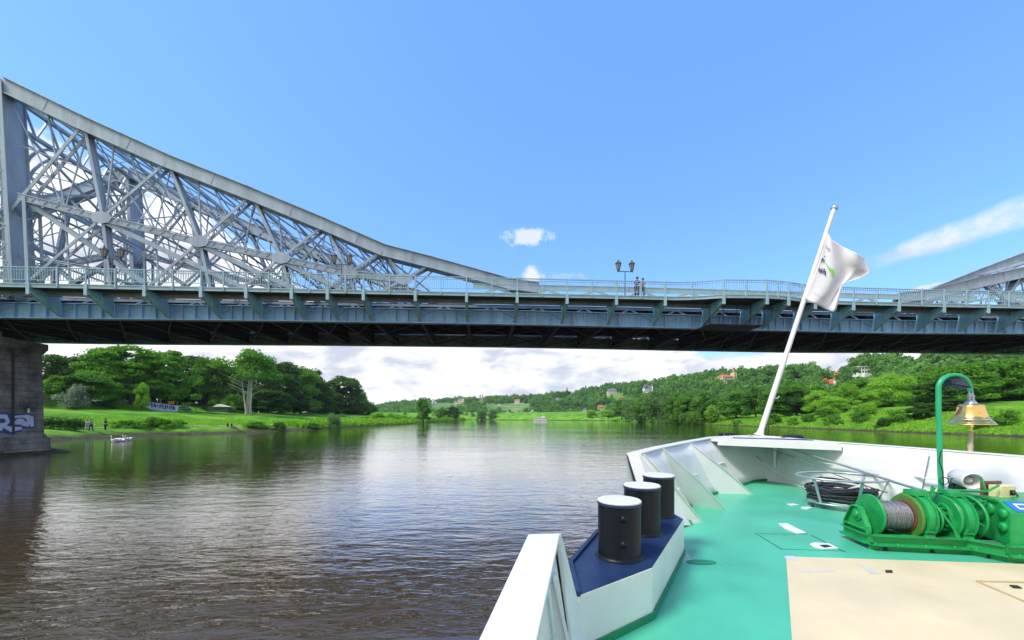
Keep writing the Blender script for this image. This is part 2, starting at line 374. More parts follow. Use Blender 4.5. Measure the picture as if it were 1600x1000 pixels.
mxg = t.nodes.new('ShaderNodeMix'); mxg.data_type = 'RGBA'; mxg.blend_type = 'MULTIPLY'; mxg.inputs[0].default_value = .8; t.links.new(gr, mxg.inputs[6]); t.links.new(gf, mxg.inputs[7])
mud = ramp(nz(.9, 9, .75), [(.3, (.020, .024, .012)), (.5, (.060, .060, .030)), (.72, (.14, .13, .07))])
zz = t.nodes.new('ShaderNodeMath'); zz.operation = 'MULTIPLY_ADD'; t.links.new(nz(.25, 5), zz.inputs[0]); zz.inputs[1].default_value = 1.6; t.links.new(sp.outputs[2], zz.inputs[2])
mr = t.nodes.new('ShaderNodeMapRange'); t.links.new(zz.outputs[0], mr.inputs[0]); mr.inputs[1].default_value = 1.25; mr.inputs[2].default_value = 1.95
mx2 = t.nodes.new('ShaderNodeMix'); mx2.data_type = 'RGBA'; t.links.new(mr.outputs[0], mx2.inputs[0]); t.links.new(mud, mx2.inputs[6]); t.links.new(mxg.outputs[2], mx2.inputs[7])
t.links.new(mx2.outputs[2], b.inputs['Base Color'])
bp = t.nodes.new('ShaderNodeBump'); bp.inputs['Strength'].default_value = .8; bp.inputs['Distance'].default_value = .35; t.links.new(nz(2.2, 8, .7), bp.inputs['Height']); t.links.new(bp.outputs[0], b.inputs['Normal'])

xs = np.unique(np.concatenate([np.linspace(-1600, -400, 10), np.linspace(-400, -180, 12), np.linspace(-180, -44, 110), np.linspace(-44, 98, 24), np.linspace(98, 150, 45), np.linspace(150, 400, 16), np.linspace(400, 1600, 10)]))
ys = np.unique(np.concatenate([np.linspace(-500, 0, 8), np.linspace(0, 30, 10), np.linspace(30, 130, 90), np.linspace(130, 330, 90), np.linspace(330, 720, 70), np.linspace(720, 1900, 14)]))
tag(gridmesh('ground', xs, ys, gz, GRASS), 'grassy river banks with a muddy stony waterline', kind='structure')

# towpath on the left bank: a trodden strip
PATHM = mat('trodden path', (.20, .19, .10), .95, 0, .3, .6, c2=(.30, .31, .14))
m_ = MB(); yy = np.concatenate([np.linspace(40, 140, 60), np.linspace(145, 230, 20)])
for i in range(len(yy) - 1):
    pts = []
    for y, d in ((yy[i], 7.6), (yy[i], 9.6), (yy[i + 1], 9.6), (yy[i + 1], 7.6)):
        x = float(xl(y)) - d - .5 * math.sin(y / 9); pts.append((x, y, float(gz(x, y)) + .05))
    m_.poly(pts)
tag(m_.build('path', PATHM), 'pale trodden towpath along the left bank', kind='structure')

# hills in the distance
hp = [(380, 640), (570, 637), (600, 631), (640, 627), (700, 622), (750, 620), (800, 619), (850, 616), (900, 609), (950, 602), (1000, 598), (1050, 592), (1100, 584), (1140, 579), (1200, 575), (1280, 576), (1320, 569), (1360, 563), (1400, 555), (1600, 549), (1900, 540), (2600, 530)]
hs_ = np.array([(p[0] - 800) / F for p in hp]); hy_ = np.array([p[1] for p in hp], float)
S1 = [(380 - 800) / F, -.33, 0, .17, .33, .57, 1.0, 1.34, 3.0]; Y1 = [1300, 1200, 1000, 850, 700, 480, 330, 290, 200]
S0 = S1; Y0_ = [700, 680, 660, 640, 440, 270, 165, 128, 60]
def hill(s, q):
    """s = direction x/y, q = 0 at the foot, 1 at the crest, up to 1.4 behind"""
    y0 = np.interp(s, S0, Y0_); y1 = np.interp(s, S1, Y1); Y = y0 + (y1 - y0) * q
    crest = CH + (HZ - np.interp(s, hs_, hy_)) / F * y1 - 11
    base = np.where(s > .9, 5.0, 2.0)
    prof = np.where(q < 1, np.interp(q, [-.02, 0, .3, .7, .9, 1.0], [0, .02, .32, .80, .96, 1.0]), 1 - (q - 1) * .25)
    z = base - 3 + (crest - base + 3) * prof + (q * 3 - q * q * 1.5) * vnoise(s * y1, Y, 60, .7)
    return s * Y, Y, z
ss = np.linspace(hs_[0], 3.0, 160); qs = np.linspace(-.02, 1.5, 50)
S_, Q_ = np.meshgrid(ss, qs); HX, HY, HZZ = hill(S_, Q_); nx, ny = len(ss), len(qs)
i = np.arange(ny - 1)[:, None] * nx + np.arange(nx - 1)[None]; f = np.stack([i, i + 1, i + nx + 1, i + nx], -1).reshape(-1, 4)
me = bpy.data.meshes.new('hills'); setmesh(me, np.stack([HX, HY, HZZ], -1).reshape(-1, 3), f, True)
HILLM = mat('hill meadow', (.035, .10, .018), .9, 0, 0, .02, c2=(.14, .27, .05)); me.materials.append(HILLM)
o = bpy.data.objects.new('hills', me); col.objects.link(o); tag(o, 'wooded hills rising beyond the river', kind='structure')

# ------------------------------------------------------------------ water
WAT = bpy.data.materials.new('river water'); WAT.use_nodes = True
t = WAT.node_tree; b = t.nodes['Principled BSDF']
b.inputs['Base Color'].default_value = (.058, .034, .010, 1); b.inputs['Roughness'].default_value = .03; b.inputs['IOR'].default_value = 1.55; b.inputs['Coat Weight'].default_value = 1.0; b.inputs['Coat IOR'].default_value = 1.8; b.inputs['Coat Roughness'].default_value = .03
g = t.nodes.new('ShaderNodeNewGeometry')
def wn(sc, det, rough, stretch, dist=0):
    mp = t.nodes.new('ShaderNodeMapping'); mp.inputs['Scale'].default_value = stretch; mp.inputs['Rotation'].default_value = (0, 0, R(8)); t.links.new(g.outputs['Position'], mp.inputs[0])
    n = t.nodes.new('ShaderNodeTexNoise'); n.inputs['Scale'].default_value = sc; n.inputs['Detail'].default_value = det; n.inputs['Roughness'].default_value = rough; n.inputs['Distortion'].default_value = dist
    t.links.new(mp.outputs[0], n.inputs['Vector']); return n.outputs[0]
def mth(op, a, b_):
    n = t.nodes.new('ShaderNodeMath'); n.operation = op
    for v, s in zip((a, b_), n.inputs):
        if isinstance(v, (int, float)): s.default_value = v
        else: t.links.new(v, s)
    return n.outputs[0]
h = mth('ADD', mth('MULTIPLY', wn(1.1, 3, .5, (.55, 1.5, 1), .4), .040), mth('MULTIPLY', wn(3.6, 4, .55, (.6, 1.5, 1), .3), .018))
h = mth('ADD', h, mth('MULTIPLY', wn(.28, 2, .5, (.6, 1.4, 1)), .05))
pat = t.nodes.new('ShaderNodeMapRange'); t.links.new(wn(.035, 3, .5, (.6, 1.6, 1)), pat.inputs[0]); pat.inputs[1].default_value = .3; pat.inputs[2].default_value = .65; pat.inputs[3].default_value = .55; pat.inputs[4].default_value = 1.15
h = mth('MULTIPLY', h, pat.outputs[0])
# the ship's own wash roughens the water round the bow
ds = t.nodes.new('ShaderNodeVectorMath'); ds.operation = 'DISTANCE'; t.links.new(g.outputs['Position'], ds.inputs[0]); ds.inputs[1].default_value = (0, 2, 0)
wk = t.nodes.new('ShaderNodeMapRange'); wk.interpolation_type = 'SMOOTHSTEP'; t.links.new(ds.outputs['Value'], wk.inputs[0]); wk.inputs[1].default_value = 32; wk.inputs[2].default_value = 9; wk.inputs[3].default_value = 1.0; wk.inputs[4].default_value = 2.3
h = mth('MULTIPLY', h, wk.outputs[0])
bp = t.nodes.new('ShaderNodeBump'); bp.inputs['Strength'].default_value = 1.0; bp.inputs['Distance'].default_value = .55
t.links.new(h, bp.inputs['Height']); t.links.new(bp.outputs[0], b.inputs['Normal']); t.links.new(bp.outputs[0], b.inputs['Coat Normal'])
me = bpy.data.meshes.new('water'); me.from_pydata([(-1500, -450, 0), (400, -450, 0), (400, 1500, 0), (-1500, 1500, 0)], [], [(0, 1, 2, 3)]); me.materials.append(WAT)
o = bpy.data.objects.new('water', me); col.objects.link(o); tag(o, 'rippled brown river', kind='structure')

# ------------------------------------------------------------------ BRIDGE
BT = .08; BY = 37.5; BC = math.sqrt(1 + BT * BT)
def BYv(v): return BY + v * BC
def Bu(px, v=0):                       # along-bridge coordinate of a column of the picture on plane v
    s = (px - 800) / F; Y = BYv(v) / (1 - BT * s); return s * Y * BC
def Bz(px, py, v=0):
    s = (px - 800) / F; Y = BYv(v) / (1 - BT * s); return CH + (HZ - py) / F * Y
UD = Vector((1, BT, 0)).normalized(); VD = Vector((-BT, 1, 0)).normalized()
def BP(u, v, z):                       # bridge coordinates -> world
    X0 = u / BC; p = Vector((X0, BY + BT * X0, 0)) + VD * v; return Vector((p.x, p.y, z))
NV = 2.6; FV = 15.6; OV = 18.2
zf_px = [(0, 448), (400, 456), (800, 463.5), (1000, 467.5), (1155, 471.5), (1333, 476), (1474, 479.5), (1600, 482)]
zf_u = [Bu(p) for p, _ in zf_px]; zf_z = [Bz(p, y) for p, y in zf_px]
def zf(u): return float(np.interp(u, zf_u, zf_z))
zg_px = [(45, 497), (400, 500.7), (800, 506.6), (1000, 511), (1155, 515), (1400, 520.5), (1600, 521.5)]
zg_u = [Bu(p, NV) for p, _ in zg_px]; zg_z = [Bz(p, y, NV) for p, y in zg_px]
def zg(u): return float(np.interp(u, zg_u, zg_z))
bulge_px = [(1056, 0), (1085, .25), (1120, 1.1), (1183, 1.35), (1219, 1.05), (1250, .45), (1285, 0)]
bu_ = [Bu(p) for p, _ in bulge_px]; bv_ = [-k for _, k in bulge_px]
def fv(u): return float(np.interp(u, bu_, bv_))
U0, U1 = -84, 96
bridge = empty('steel_truss_bridge', BP(Bu(1169, NV), 9, 10), 'huge blue grey steel cantilever truss bridge spanning the whole river', 'bridge')
posts_px = [45, 135, 226.5, 314.5, 385, 456, 512, 568, 649, 729, 808, 886, 963, 1039, 1120, 1183, 1219, 1271, 1333, 1404, 1474.5, 1543.5]
pu = [Bu(p) for p in posts_px]
uu = pu[0] - 5.5
while uu > U0: pu.insert(0, uu); uu -= 5.6
uu = pu[-1] + 5
while uu < U1: pu.append(uu); uu += 5.2

def sect(m, ua, ub, v, z0f, z1f, dv, fvf=None, step=3.0, mirror=False):
    """long box following u, between z0f(u) and z1f(u), from v to v+dv"""
    n = max(1, int((ub - ua) / step)); us = np.linspace(ua, ub, n + 1); vs = []
    for u in us:
        off = fvf(u) if fvf else 0
        if mirror: off = -off
        for (a, zz_) in ((v + off, z0f(u)), (v + off + dv, z0f(u)), (v + off + dv, z1f(u)), (v + off, z1f(u))): vs.append(BP(u, a, zz_))
    fs = [(0, 3, 2, 1)] + [tuple(4 * n + k for k in (0, 1, 2, 3))]
    for i in range(n):
        for k in range(4): a = 4 * i + k; b_ = 4 * i + (k + 1) % 4; fs.append((a, b_, b_ + 4, a + 4))
    m.add(vs, fs)
# deck slab with asphalt carriageway
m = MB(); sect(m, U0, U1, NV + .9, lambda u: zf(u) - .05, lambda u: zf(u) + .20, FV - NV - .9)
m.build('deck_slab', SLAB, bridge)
m = MB(); sect(m, U0, U1, NV + 1.4, lambda u: zf(u) + .204, lambda u: zf(u) + .30, FV - NV - 1.9)
m.build('carriageway', ASPH, bridge)
for side in (0, 1):
    # walkway edge, plank deck, railing
    e = MB(); v0 = 0 if side == 0 else OV
    s_ = 1 if side == 0 else -1
    sect(e, U0, U1, v0, lambda u: zf(u), lambda u: zf(u) + .34, .10 * s_, fv if side == 0 else None, 1.5)
    sect(e, U0, U1, v0 - .05 * s_, lambda u: zf(u) + .28, lambda u: zf(u) + .36, .3 * s_, fv if side == 0 else None, 1.5)
    e.build('walkway_edge', STEEL2, bridge)
    w = MB()
    n = 110; us = np.linspace(U0, U1, n)
    for i in range(n - 1):
        a, b2 = us[i], us[i + 1]
        fa, fb = (fv(a), fv(b2)) if side == 0 else (0, 0)
        va, vb, vi = v0 + .12 * s_ + fa, v0 + .12 * s_ + fb, (NV - .3 if side == 0 else FV + .9)
        q = [BP(a, va, zf(a) + .16), BP(b2, vb, zf(b2) + .16), BP(b2, vi, zf(b2) + .16), BP(a, vi, zf(a) + .16)]
        w.prism(q, (0, 0, .12))
    w.build('walkway_floor', SLAB, bridge)
    r = MB()
    sect(r, U0, U1, v0 + .0, lambda u: zf(u) + 1.76, lambda u: zf(u) + 1.84, .09 * s_, fv if side == 0 else None, 1.5)
    sect(r, U0, U1, v0 + .02, lambda u: zf(u) + 1.56, lambda u: zf(u) + 1.60, .05 * s_, fv if side == 0 else None, 1.5)
    sect(r, U0, U1, v0 + .02, lambda u: zf(u) + .66, lambda u: zf(u) + .71, .05 * s_, fv if side == 0 else None, 1.5)
    u = U0 if side else -52
    while u < (U1 if side else 64):
        f0 = fv(u) if side == 0 else 0
        r.bar(BP(u, v0 + f0 + .045 * s_, zf(u) + .68), BP(u, v0 + f0 + .045 * s_, zf(u) + 1.78), .035, .045, UD)
        u += .21 if side == 0 else .42
    rail = r.build('railing', STEEL2, bridge)
    P_ = []
    for i in range(len(pu) - 1): P_ += [(pu[i], 1), ((pu[i] + pu[i + 1]) / 2, 0)]
    for (u, big) in P_:
        if side and not big: continue
        p = MB(); f0 = fv(u) if side == 0 else 0
        v_ = v0 + f0 - .06 * s_
        p.bar(BP(u, v_, zf(u) - (.62 if big else -.05)), BP(u, v_, zf(u) + 1.86), .10, .08, UD)
        if big: p.bar(BP(u, v_ - .012 * s_, zf(u) - .64), BP(u, v_ - .012 * s_, zf(u) + .40), .27, .10, UD)
        p.build('railing_post', STEEL2, rail)
# brackets under the walkways
for side in (0, 1):
    for u in pu:
        b_ = MB(); f0 = fv(u) if side == 0 else 0
        if side == 0: v0, vi = .05 + f0, NV
        else: v0, vi = OV - .05, FV + .6
        zb = zg(u) + .25; zt = zf(u) - .02
        if side and (u < -60 or u > 70): continue
        for du in (-.09, .09):
            q = [BP(u + du * .2, v0, zt), BP(u + du * .2, v0, zt - .42), BP(u + du * .2, vi, zb), BP(u + du * .2, vi, zb + .9), BP(u + du * .2, (v0 + vi) / 2, zt - .2)]
        b_.prism([BP(u - .015, v0, zt), BP(u - .015, v0, zt - .42), BP(u - .015, vi, zb - .1), BP(u - .015, vi, zt)], UD * .03)
        b_.bar(BP(u, v0, zt - .42), BP(u, vi, zb - .1), .30, .05, UD)
        b_.bar(BP(u, v0, zt - .03), BP(u, vi, zt - .03), .30, .05, UD)
        b_.bar(BP(u, (v0 + vi) / 2, zt), BP(u, (v0 + vi) / 2, (zt + zb) / 2 - .1), .26, .04, UD)
        b_.build('walkway_bracket', BRKT, bridge)
# longitudinal girders
for v, nm in ((NV, 0), (FV, 1)):
    g_ = MB()
    sect(g_, U0, U1, v + .28, lambda u: zg(u) + .08, lambda u: zg(u) + 1.42, .06)
    sect(g_, U0, U1, v + .02, lambda u: zg(u), lambda u: zg(u) + .08, .6)
    sect(g_, U0, U1, v + .02, lambda u: zg(u) + 1.42, lambda u: zg(u) + 1.50, .6)
    sect(g_, U0, U1, v + .24, lambda u: zg(u) + .30, lambda u: zg(u) + .36, .05)
    for i in range(len(pu) - 1):
        for k in (0, .25, .5, .75):
            u = pu[i] + (pu[i + 1] - pu[i]) * k
            g_.bar(BP(u, v + .15, zg(u) + .08), BP(u, v + .15, zg(u) + 1.42), .05, .24, UD)
    g_.build('main_girder', GIRD, bridge)
    # upper lattice between girder and deck
    l_ = MB()
    sect(l_, U0, U1, v + .25, lambda u: zf(u) - .30, lambda u: zf(u) - .08, .12)
    for i in range(len(pu) - 1):
        a, c = pu[i], pu[i + 1]; mm = (a + c) / 2
        l_.bar(BP(a, v + .3, zg(a) + .7), BP(mm, v + .3, zf(mm) - .2), .12, .08, UD)
        l_.bar(BP(c, v + .3, zg(c) + .7), BP(mm, v + .3, zf(mm) - .2), .12, .08, UD)
    sect(l_, U0, U1, v - 1.1 if v == NV else v + 1.5, lambda u: zf(u) - .32, lambda u: zf(u) + .12, .10)
    l_.build('stringer_lattice', STEEL, bridge)
# cross beams and lower bracing under the road
UNDER = mat('shade darkened underside steel', (.020, .022, .026), .8, 0, .3, .6)  # shade under the deck deepened in the steel colour
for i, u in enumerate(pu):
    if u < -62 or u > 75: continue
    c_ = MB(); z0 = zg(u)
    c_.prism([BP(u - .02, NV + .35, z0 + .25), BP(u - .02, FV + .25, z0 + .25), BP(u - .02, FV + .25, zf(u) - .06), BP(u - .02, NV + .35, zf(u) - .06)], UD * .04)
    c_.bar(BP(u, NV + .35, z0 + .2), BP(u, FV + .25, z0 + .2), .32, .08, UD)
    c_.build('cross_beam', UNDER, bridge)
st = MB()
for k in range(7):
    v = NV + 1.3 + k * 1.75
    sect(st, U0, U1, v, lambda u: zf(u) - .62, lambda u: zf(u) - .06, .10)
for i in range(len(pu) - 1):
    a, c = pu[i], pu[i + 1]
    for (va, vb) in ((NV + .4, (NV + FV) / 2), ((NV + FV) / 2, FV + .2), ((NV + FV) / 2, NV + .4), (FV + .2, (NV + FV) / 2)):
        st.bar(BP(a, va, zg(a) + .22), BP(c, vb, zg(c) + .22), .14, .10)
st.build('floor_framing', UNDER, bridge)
# small inspection walkway slung under mid span
ins = MB(); ua, ub = Bu(1105, 1), Bu(1190, 1)
ins.prism([BP(ua, .4, zg(ua) - .05), BP(ub, .4, zg(ub) - .05), BP(ub, 3.2, zg(ub) - .05), BP(ua, 3.2, zg(ua) - .05)], (0, 0, .06))
for k in range(5):
    u = ua + (ub - ua) * k / 4; ins.bar(BP(u, .5, zg(u)), BP(u, .5, zf(u) - .1), .06, .06, UD)
ins.build('inspection_platform', SLAB, bridge)

# ---- trusses: nodes measured on the near truss plane
def nd(px, py): return (Bu(px, NV), Bz(px, py, NV))
TOP = [nd(5, 121 + 10), nd(133, 183 + 10), nd(264, 242 + 10), nd(396, 294 + 10), nd(510, 341 + 10), nd(602, 381 + 10), nd(680, 402 + 9), nd(746, 421 + 8), nd(800, 437 + 7), nd(845, 443 + 7)]
LOW = [nd(30, 306), nd(162, 340), nd(314, 377), nd(442, 403), nd(548, 427), nd(634, 436)]
def side_nodes(nodes, u0): return [(2 * u0 - u, z) for u, z in nodes]
uT = Bu(22, NV); UM = 23.7 * BC
RT = [nd(1440, 452), nd(1490, 446), nd(1540, 424 + 10), nd(1600, 397 + 11), nd(1690, 355 + 11), nd(1800, 300 + 11)]
def flat(m, a, b_, v, w, dep, solid=True, th=.05, lac=.9):
    """built-up member in the truss plane: front and back flats, web or lacing between"""
    p, q = BP(a[0], v, a[1]), BP(b_[0], v, b_[1]); d = (q - p); Lg = d.length; d.normalize()
    sd_ = VD.cross(d).normalized()
    for off in (0, dep): m.bar(p + VD * off, q + VD * off, w, th, sd_)
    if solid: m.bar(p + VD * dep / 2, q + VD * dep / 2, .05, dep, sd_)
    else:
        k = max(2, int(Lg / lac)); 
        for sgn in (-1, 1):
            e = sd_ * (w / 2 - .03) * sgn
            for i in range(k):
                a_ = p + d * Lg * i / k + e; c_ = p + d * Lg * (i + 1) / k + e
                if i % 2: a_ = a_ + VD * dep
                else: c_ = c_ + VD * dep
                m.bar(a_, c_, .05, .04)
def zdeck(u): return zf(u) + .2
def truss(vp, T, Lw, tag_far=False, sgn=1, hang=True):
    # top chord: deep box
    c = MB()
    for i in range(len(T) - 1):
        a, b2 = T[i], T[i + 1]; ex = .04 if i % 2 else .0
        dd = Vector((b2[0] - a[0], b2[1] - a[1])).normalized(); nrm = Vector((-dd.y, dd.x)) * (1 if dd.x > 0 else -1)
        wtop = .62 - .1 * min(1, i / 7)
        q = [(a[0] + nrm.x * wtop, a[1] + nrm.y * wtop), (b2[0] + nrm.x * wtop, b2[1] + nrm.y * wtop), (b2[0] - nrm.x * wtop, b2[1] - nrm.y * wtop), (a[0] - nrm.x * wtop, a[1] - nrm.y * wtop)]
        c.prism([BP(u, vp - .02, z) for u, z in q], VD * .05); c.prism([BP(u, vp + .85, z) for u, z in q], VD * .05)
        for k_, o_ in ((1, .0), (-1, .0)):
            aa = (a[0] + nrm.x * (wtop + .03) * k_, a[1] + nrm.y * (wtop + .03) * k_); bb2 = (b2[0] + nrm.x * (wtop + .03) * k_, b2[1] + nrm.y * (wtop + .03) * k_)
            c.bar(BP(aa[0], vp + .44, aa[1]), BP(bb2[0], vp + .44, bb2[1]), .07, 1.22, VD.cross(BP(b2[0], 0, b2[1]) - BP(a[0], 0, a[1])))
        # splice plate
        mid = (a[0] + (b2[0] - a[0]) * .5, a[1] + (b2[1] - a[1]) * .5)
        c.prism([BP(mid[0] + dd.x * s1 * .35 + nrm.x * s2 * (wtop - .05), vp - .045, mid[1] + dd.y * s1 * .35 + nrm.y * s2 * (wtop - .05)) for s1, s2 in ((-1, -1), (1, -1), (1, 1), (-1, 1))], VD * .02)
    c.build('top_chord', STEEL, bridge)
    if not Lw: return
    # lower chord: light laced chain
    l = MB()
    for i in range(len(Lw) - 1): flat(l, Lw[i], Lw[i + 1], vp + .1, .42, .65, False, .06, .55)
    for i in range(len(Lw) - 1):
        a, b2 = Lw[i], Lw[i + 1]; k = int(abs(b2[0] - a[0]) / .5)
        for j in range(k):
            x0 = a[0] + (b2[0] - a[0]) * j / k; x1 = a[0] + (b2[0] - a[0]) * (j + 1) / k; zA = a[1] + (b2[1] - a[1]) * j / k; zB = a[1] + (b2[1] - a[1]) * (j + 1) / k
            w = .3 if j % 2 else -.3; l.bar(BP(x0, vp + .05, zA + w), BP(x1, vp + .05, zB - w), .05, .05, UD)
        for w in (.3, -.3): l.bar(BP(a[0], vp + .05, a[1] + w), BP(b2[0], vp + .05, b2[1] + w), .09, .09)
    l.build('lower_chord', STEEL, bridge)
    for i in range(1, len(Lw)):
        B = Lw[i]; Tl = T[i]; Tr = T[i + 1]
        # post leaning down towards mid span, carried on to the deck
        m1 = MB(); dz_ = (B[1] - Tl[1]); k = (B[0] - Tl[0]) / dz_
        zb = zdeck(B[0]); foot = (B[0] + k * (zb - B[1]) * .55, zb)
        flat(m1, Tl, B, vp + .12, .28, .66, True); flat(m1, B, foot, vp + .12, .28, .66, True)
        m1.build('post', STEEL, bridge)
        m2 = MB(); k = (Tr[0] - B[0]) / (Tr[1] - B[1]); foot = (B[0] - k * (B[1] - zdeck(B[0])), zdeck(B[0]))
        flat(m2, Tr, foot, vp + .06, .25, .72, False, .07, .8)
        m2.build('diagonal', STEEL, bridge)
        # gusset
        gs = MB(); gs.prism([BP(B[0] + .95 * math.cos(t_), vp - .03, B[1] + .6 * math.sin(t_)) for t_ in np.linspace(0, 2 * math.pi, 9)[:-1]], VD * .04)
        gs.build('gusset', STEEL, bridge)
        # dark stay falling from the lower node to the deck
        if i < 4:
            e = (B[0] + (B[1] - zdeck(B[0])) * 2.05 * sgn, zdeck(B[0])); m3 = MB(); flat(m3, (B[0], B[1] - .3), e, vp + .15, .45, .6, True)
            m3.build('stay', STEEL, bridge)
        # secondary hangers
        m4 = MB()
        for fr in (.33, .66):
            a = (Tl[0] + (Tr[0] - Tl[0]) * fr, Tl[1] + (Tr[1] - Tl[1]) * fr)
            l0 = Lw[min(i + 1, len(Lw) - 1)] if fr > .5 else Lw[i]
            m4.bar(BP(a[0], vp + .4, a[1]), BP(l0[0], vp + .4, l0[1]), .10, .12, UD)
        m4.bar(BP(B[0], vp + .4, B[1]), BP(B[0], vp + .4, zdeck(B[0])), .16, .16, UD)
        m4.build('hanger', STEEL, bridge)
    # end diagonal at the tower
    m2 = MB(); B = Lw[0]; flat(m2, T[1], (B[0] - (T[1][0] - B[0]) * .12, B[1] - 1.5), vp + .06, .30, .78, False, .07, .8); m2.build('diagonal', STEEL, bridge)
    m5 = MB(); flat(m5, Lw[0], (Lw[1][0] + 3.5 * sgn, zdeck(0) + 1.2), vp + .3, .4, .5, True); m5.build('stay', STEEL, bridge)
for vp in (NV, FV):
    truss(vp, TOP, LOW)
    truss(vp, side_nodes(TOP, UM), side_nodes(LOW, UM), sgn=-1)
    sT = side_nodes(TOP, TOP[0][0]); sL = side_nodes(LOW, TOP[0][0]); truss(vp, sT[:5], sL[:4], sgn=-1)
    # stiff horizontal rail girder at mid span with V webs
    mg = MB(); ua, ub = Bu(742, NV), Bu(1530, NV)
    sect(mg, ua, ub, vp, lambda u: zf(u) + 1.55, lambda u: zf(u) + 2.05, .05)
    sect(mg, ua, ub, vp - .05, lambda u: zf(u) + 2.05, lambda u: zf(u) + 2.11, .55)
    sect(mg, ua, ub, vp, lambda u: zf(u) + .35, lambda u: zf(u) + .75, .05)
    u = ua; k = 0
    while u + 2.6 < ub:
        zA, zB = (zf(u) + .55, zf(u) + 1.7) if k % 2 == 0 else (zf(u) + 1.7, zf(u) + .55)
        mg.bar(BP(u, vp + .02, zA), BP(u + 2.6, vp + .02, zB), .30, .06, VD.cross(UD)); u += 2.6; k += 1
    mg.build('mid_span_girder', STEEL2, bridge)
# towers
for vp in (NV - .2, FV - .2):
    for k_, (pxt, pxb) in enumerate(((3, 24),)):
        tw = MB(); ut, ub_ = Bu(6, NV), Bu(26, NV); zt = TOP[0][1] + .3; zb = zf(ub_) - .4
        tw.bar(BP(ut, vp, zt), BP(ub_, vp, zb), .42, .08, UD)
        tw.bar(BP(ut, vp + .95, zt), BP(ub_, vp + .95, zb), .10, 1.9, UD)
        tw.bar(BP(ut, vp + 1.9, zt), BP(ub_, vp + 1.9, zb), .42, .08, UD)
        tw.bar(BP(ut - 2.0, vp, zt - 2), BP(ub_ - 2.6, vp, zb), .35, .08, UD); tw.bar(BP(ut - 2.0, vp + 1.9, zt - 2), BP(ub_ - 2.6, vp + 1.9, zb), .35, .08, UD)
        n = 12
        for i in range(n):
            a = i / n; c = (i + 1) / n; ua_ = ut + (ub_ - ut) * a; uc_ = ut + (ub_ - ut) * c; za = zt + (zb - zt) * a; zc = zt + (zb - zt) * c
            for vv in (0, 1.9): tw.bar(BP(ua_ - .1, vp + vv, za), BP(uc_ - 2.3, vp + vv, zc), .10, .08, UD); tw.bar(BP(ua_ - 2.2, vp + vv, za - .5), BP(uc_ - .1, vp + vv, zc), .10, .08, UD)
        tw.build('tower_column', STEEL, bridge)
        ex = MB(); zl = LOW[0][1]   # side extension of the column by the lower chord with lacing
        ex.bar(BP(ub_ + .8, vp + .2, zl), BP(ub_ + 1.2, vp + .2, zdeck(ub_)), .30, .06, UD); ex.bar(BP(ub_ + .8, vp + 1.5, zl), BP(ub_ + 1.2, vp + 1.5, zdeck(ub_)), .30, .06, UD)
        for i in range(8):
            z_a = zl + (zdeck(ub_) - zl) * i / 8; z_b = zl + (zdeck(ub_) - zl) * (i + 1) / 8
            ex.bar(BP(ub_ + 1, vp + .2 + 1.3 * (i % 2), z_a), BP(ub_ + 1, vp + 1.5 - 1.3 * (i % 2), z_b), .08, .06)
        ex.build('column_strut', STEEL, bridge)
# portal frame between the towers with curved braces
pf_ = MB(); ut, ub_ = Bu(8, NV), Bu(26, NV)
va, vb = NV + 1.6, FV - .2; zt = TOP[0][1] - .6
for dz1, dz2 in ((0, 0), (-2.6, -2.6)): pf_.bar(BP(ut, va, zt + dz1), BP(ut, vb, zt + dz2), .45, .3, UD)
for i in range(10):
    v1 = va + (vb - va) * i / 10; v2 = va + (vb - va) * (i + 1) / 10
    pf_.bar(BP(ut, v1, zt - 2.6 * (i % 2)), BP(ut, v2, zt - 2.6 * ((i + 1) % 2)), .2, .12, UD)
for s1 in (0, 1):
    for rad in (3.6, 5.4):
        pts = []
        for t_ in np.linspace(0, math.pi / 2, 9):
            v = rad * (1 - math.sin(t_)); z = zt - 2.6 - rad * 1.4 * (1 - math.cos(t_)); pts.append(BP(ut, va + v if s1 == 0 else vb - v, z))
        pf_.path(pts, .14, 6)
for zz_ in (zt - 9, zt - 14):
    pf_.bar(BP(ut + .6, va, zz_), BP(ut + .6, vb, zz_), .3, .3, UD); pf_.bar(BP(ut + .6, va, zz_ - .9), BP(ut + .6, vb, zz_ - .9), .3, .12, UD)
pf_.bar(BP(ut, va, zt - 2.6), BP(ut + .6, vb, zt - 9), .2, .2, UD); pf_.bar(BP(ut, vb, zt - 2.6), BP(ut + .6, va, zt - 9), .2, .2, UD)
pf_.build('portal_frame', STEEL, bridge)
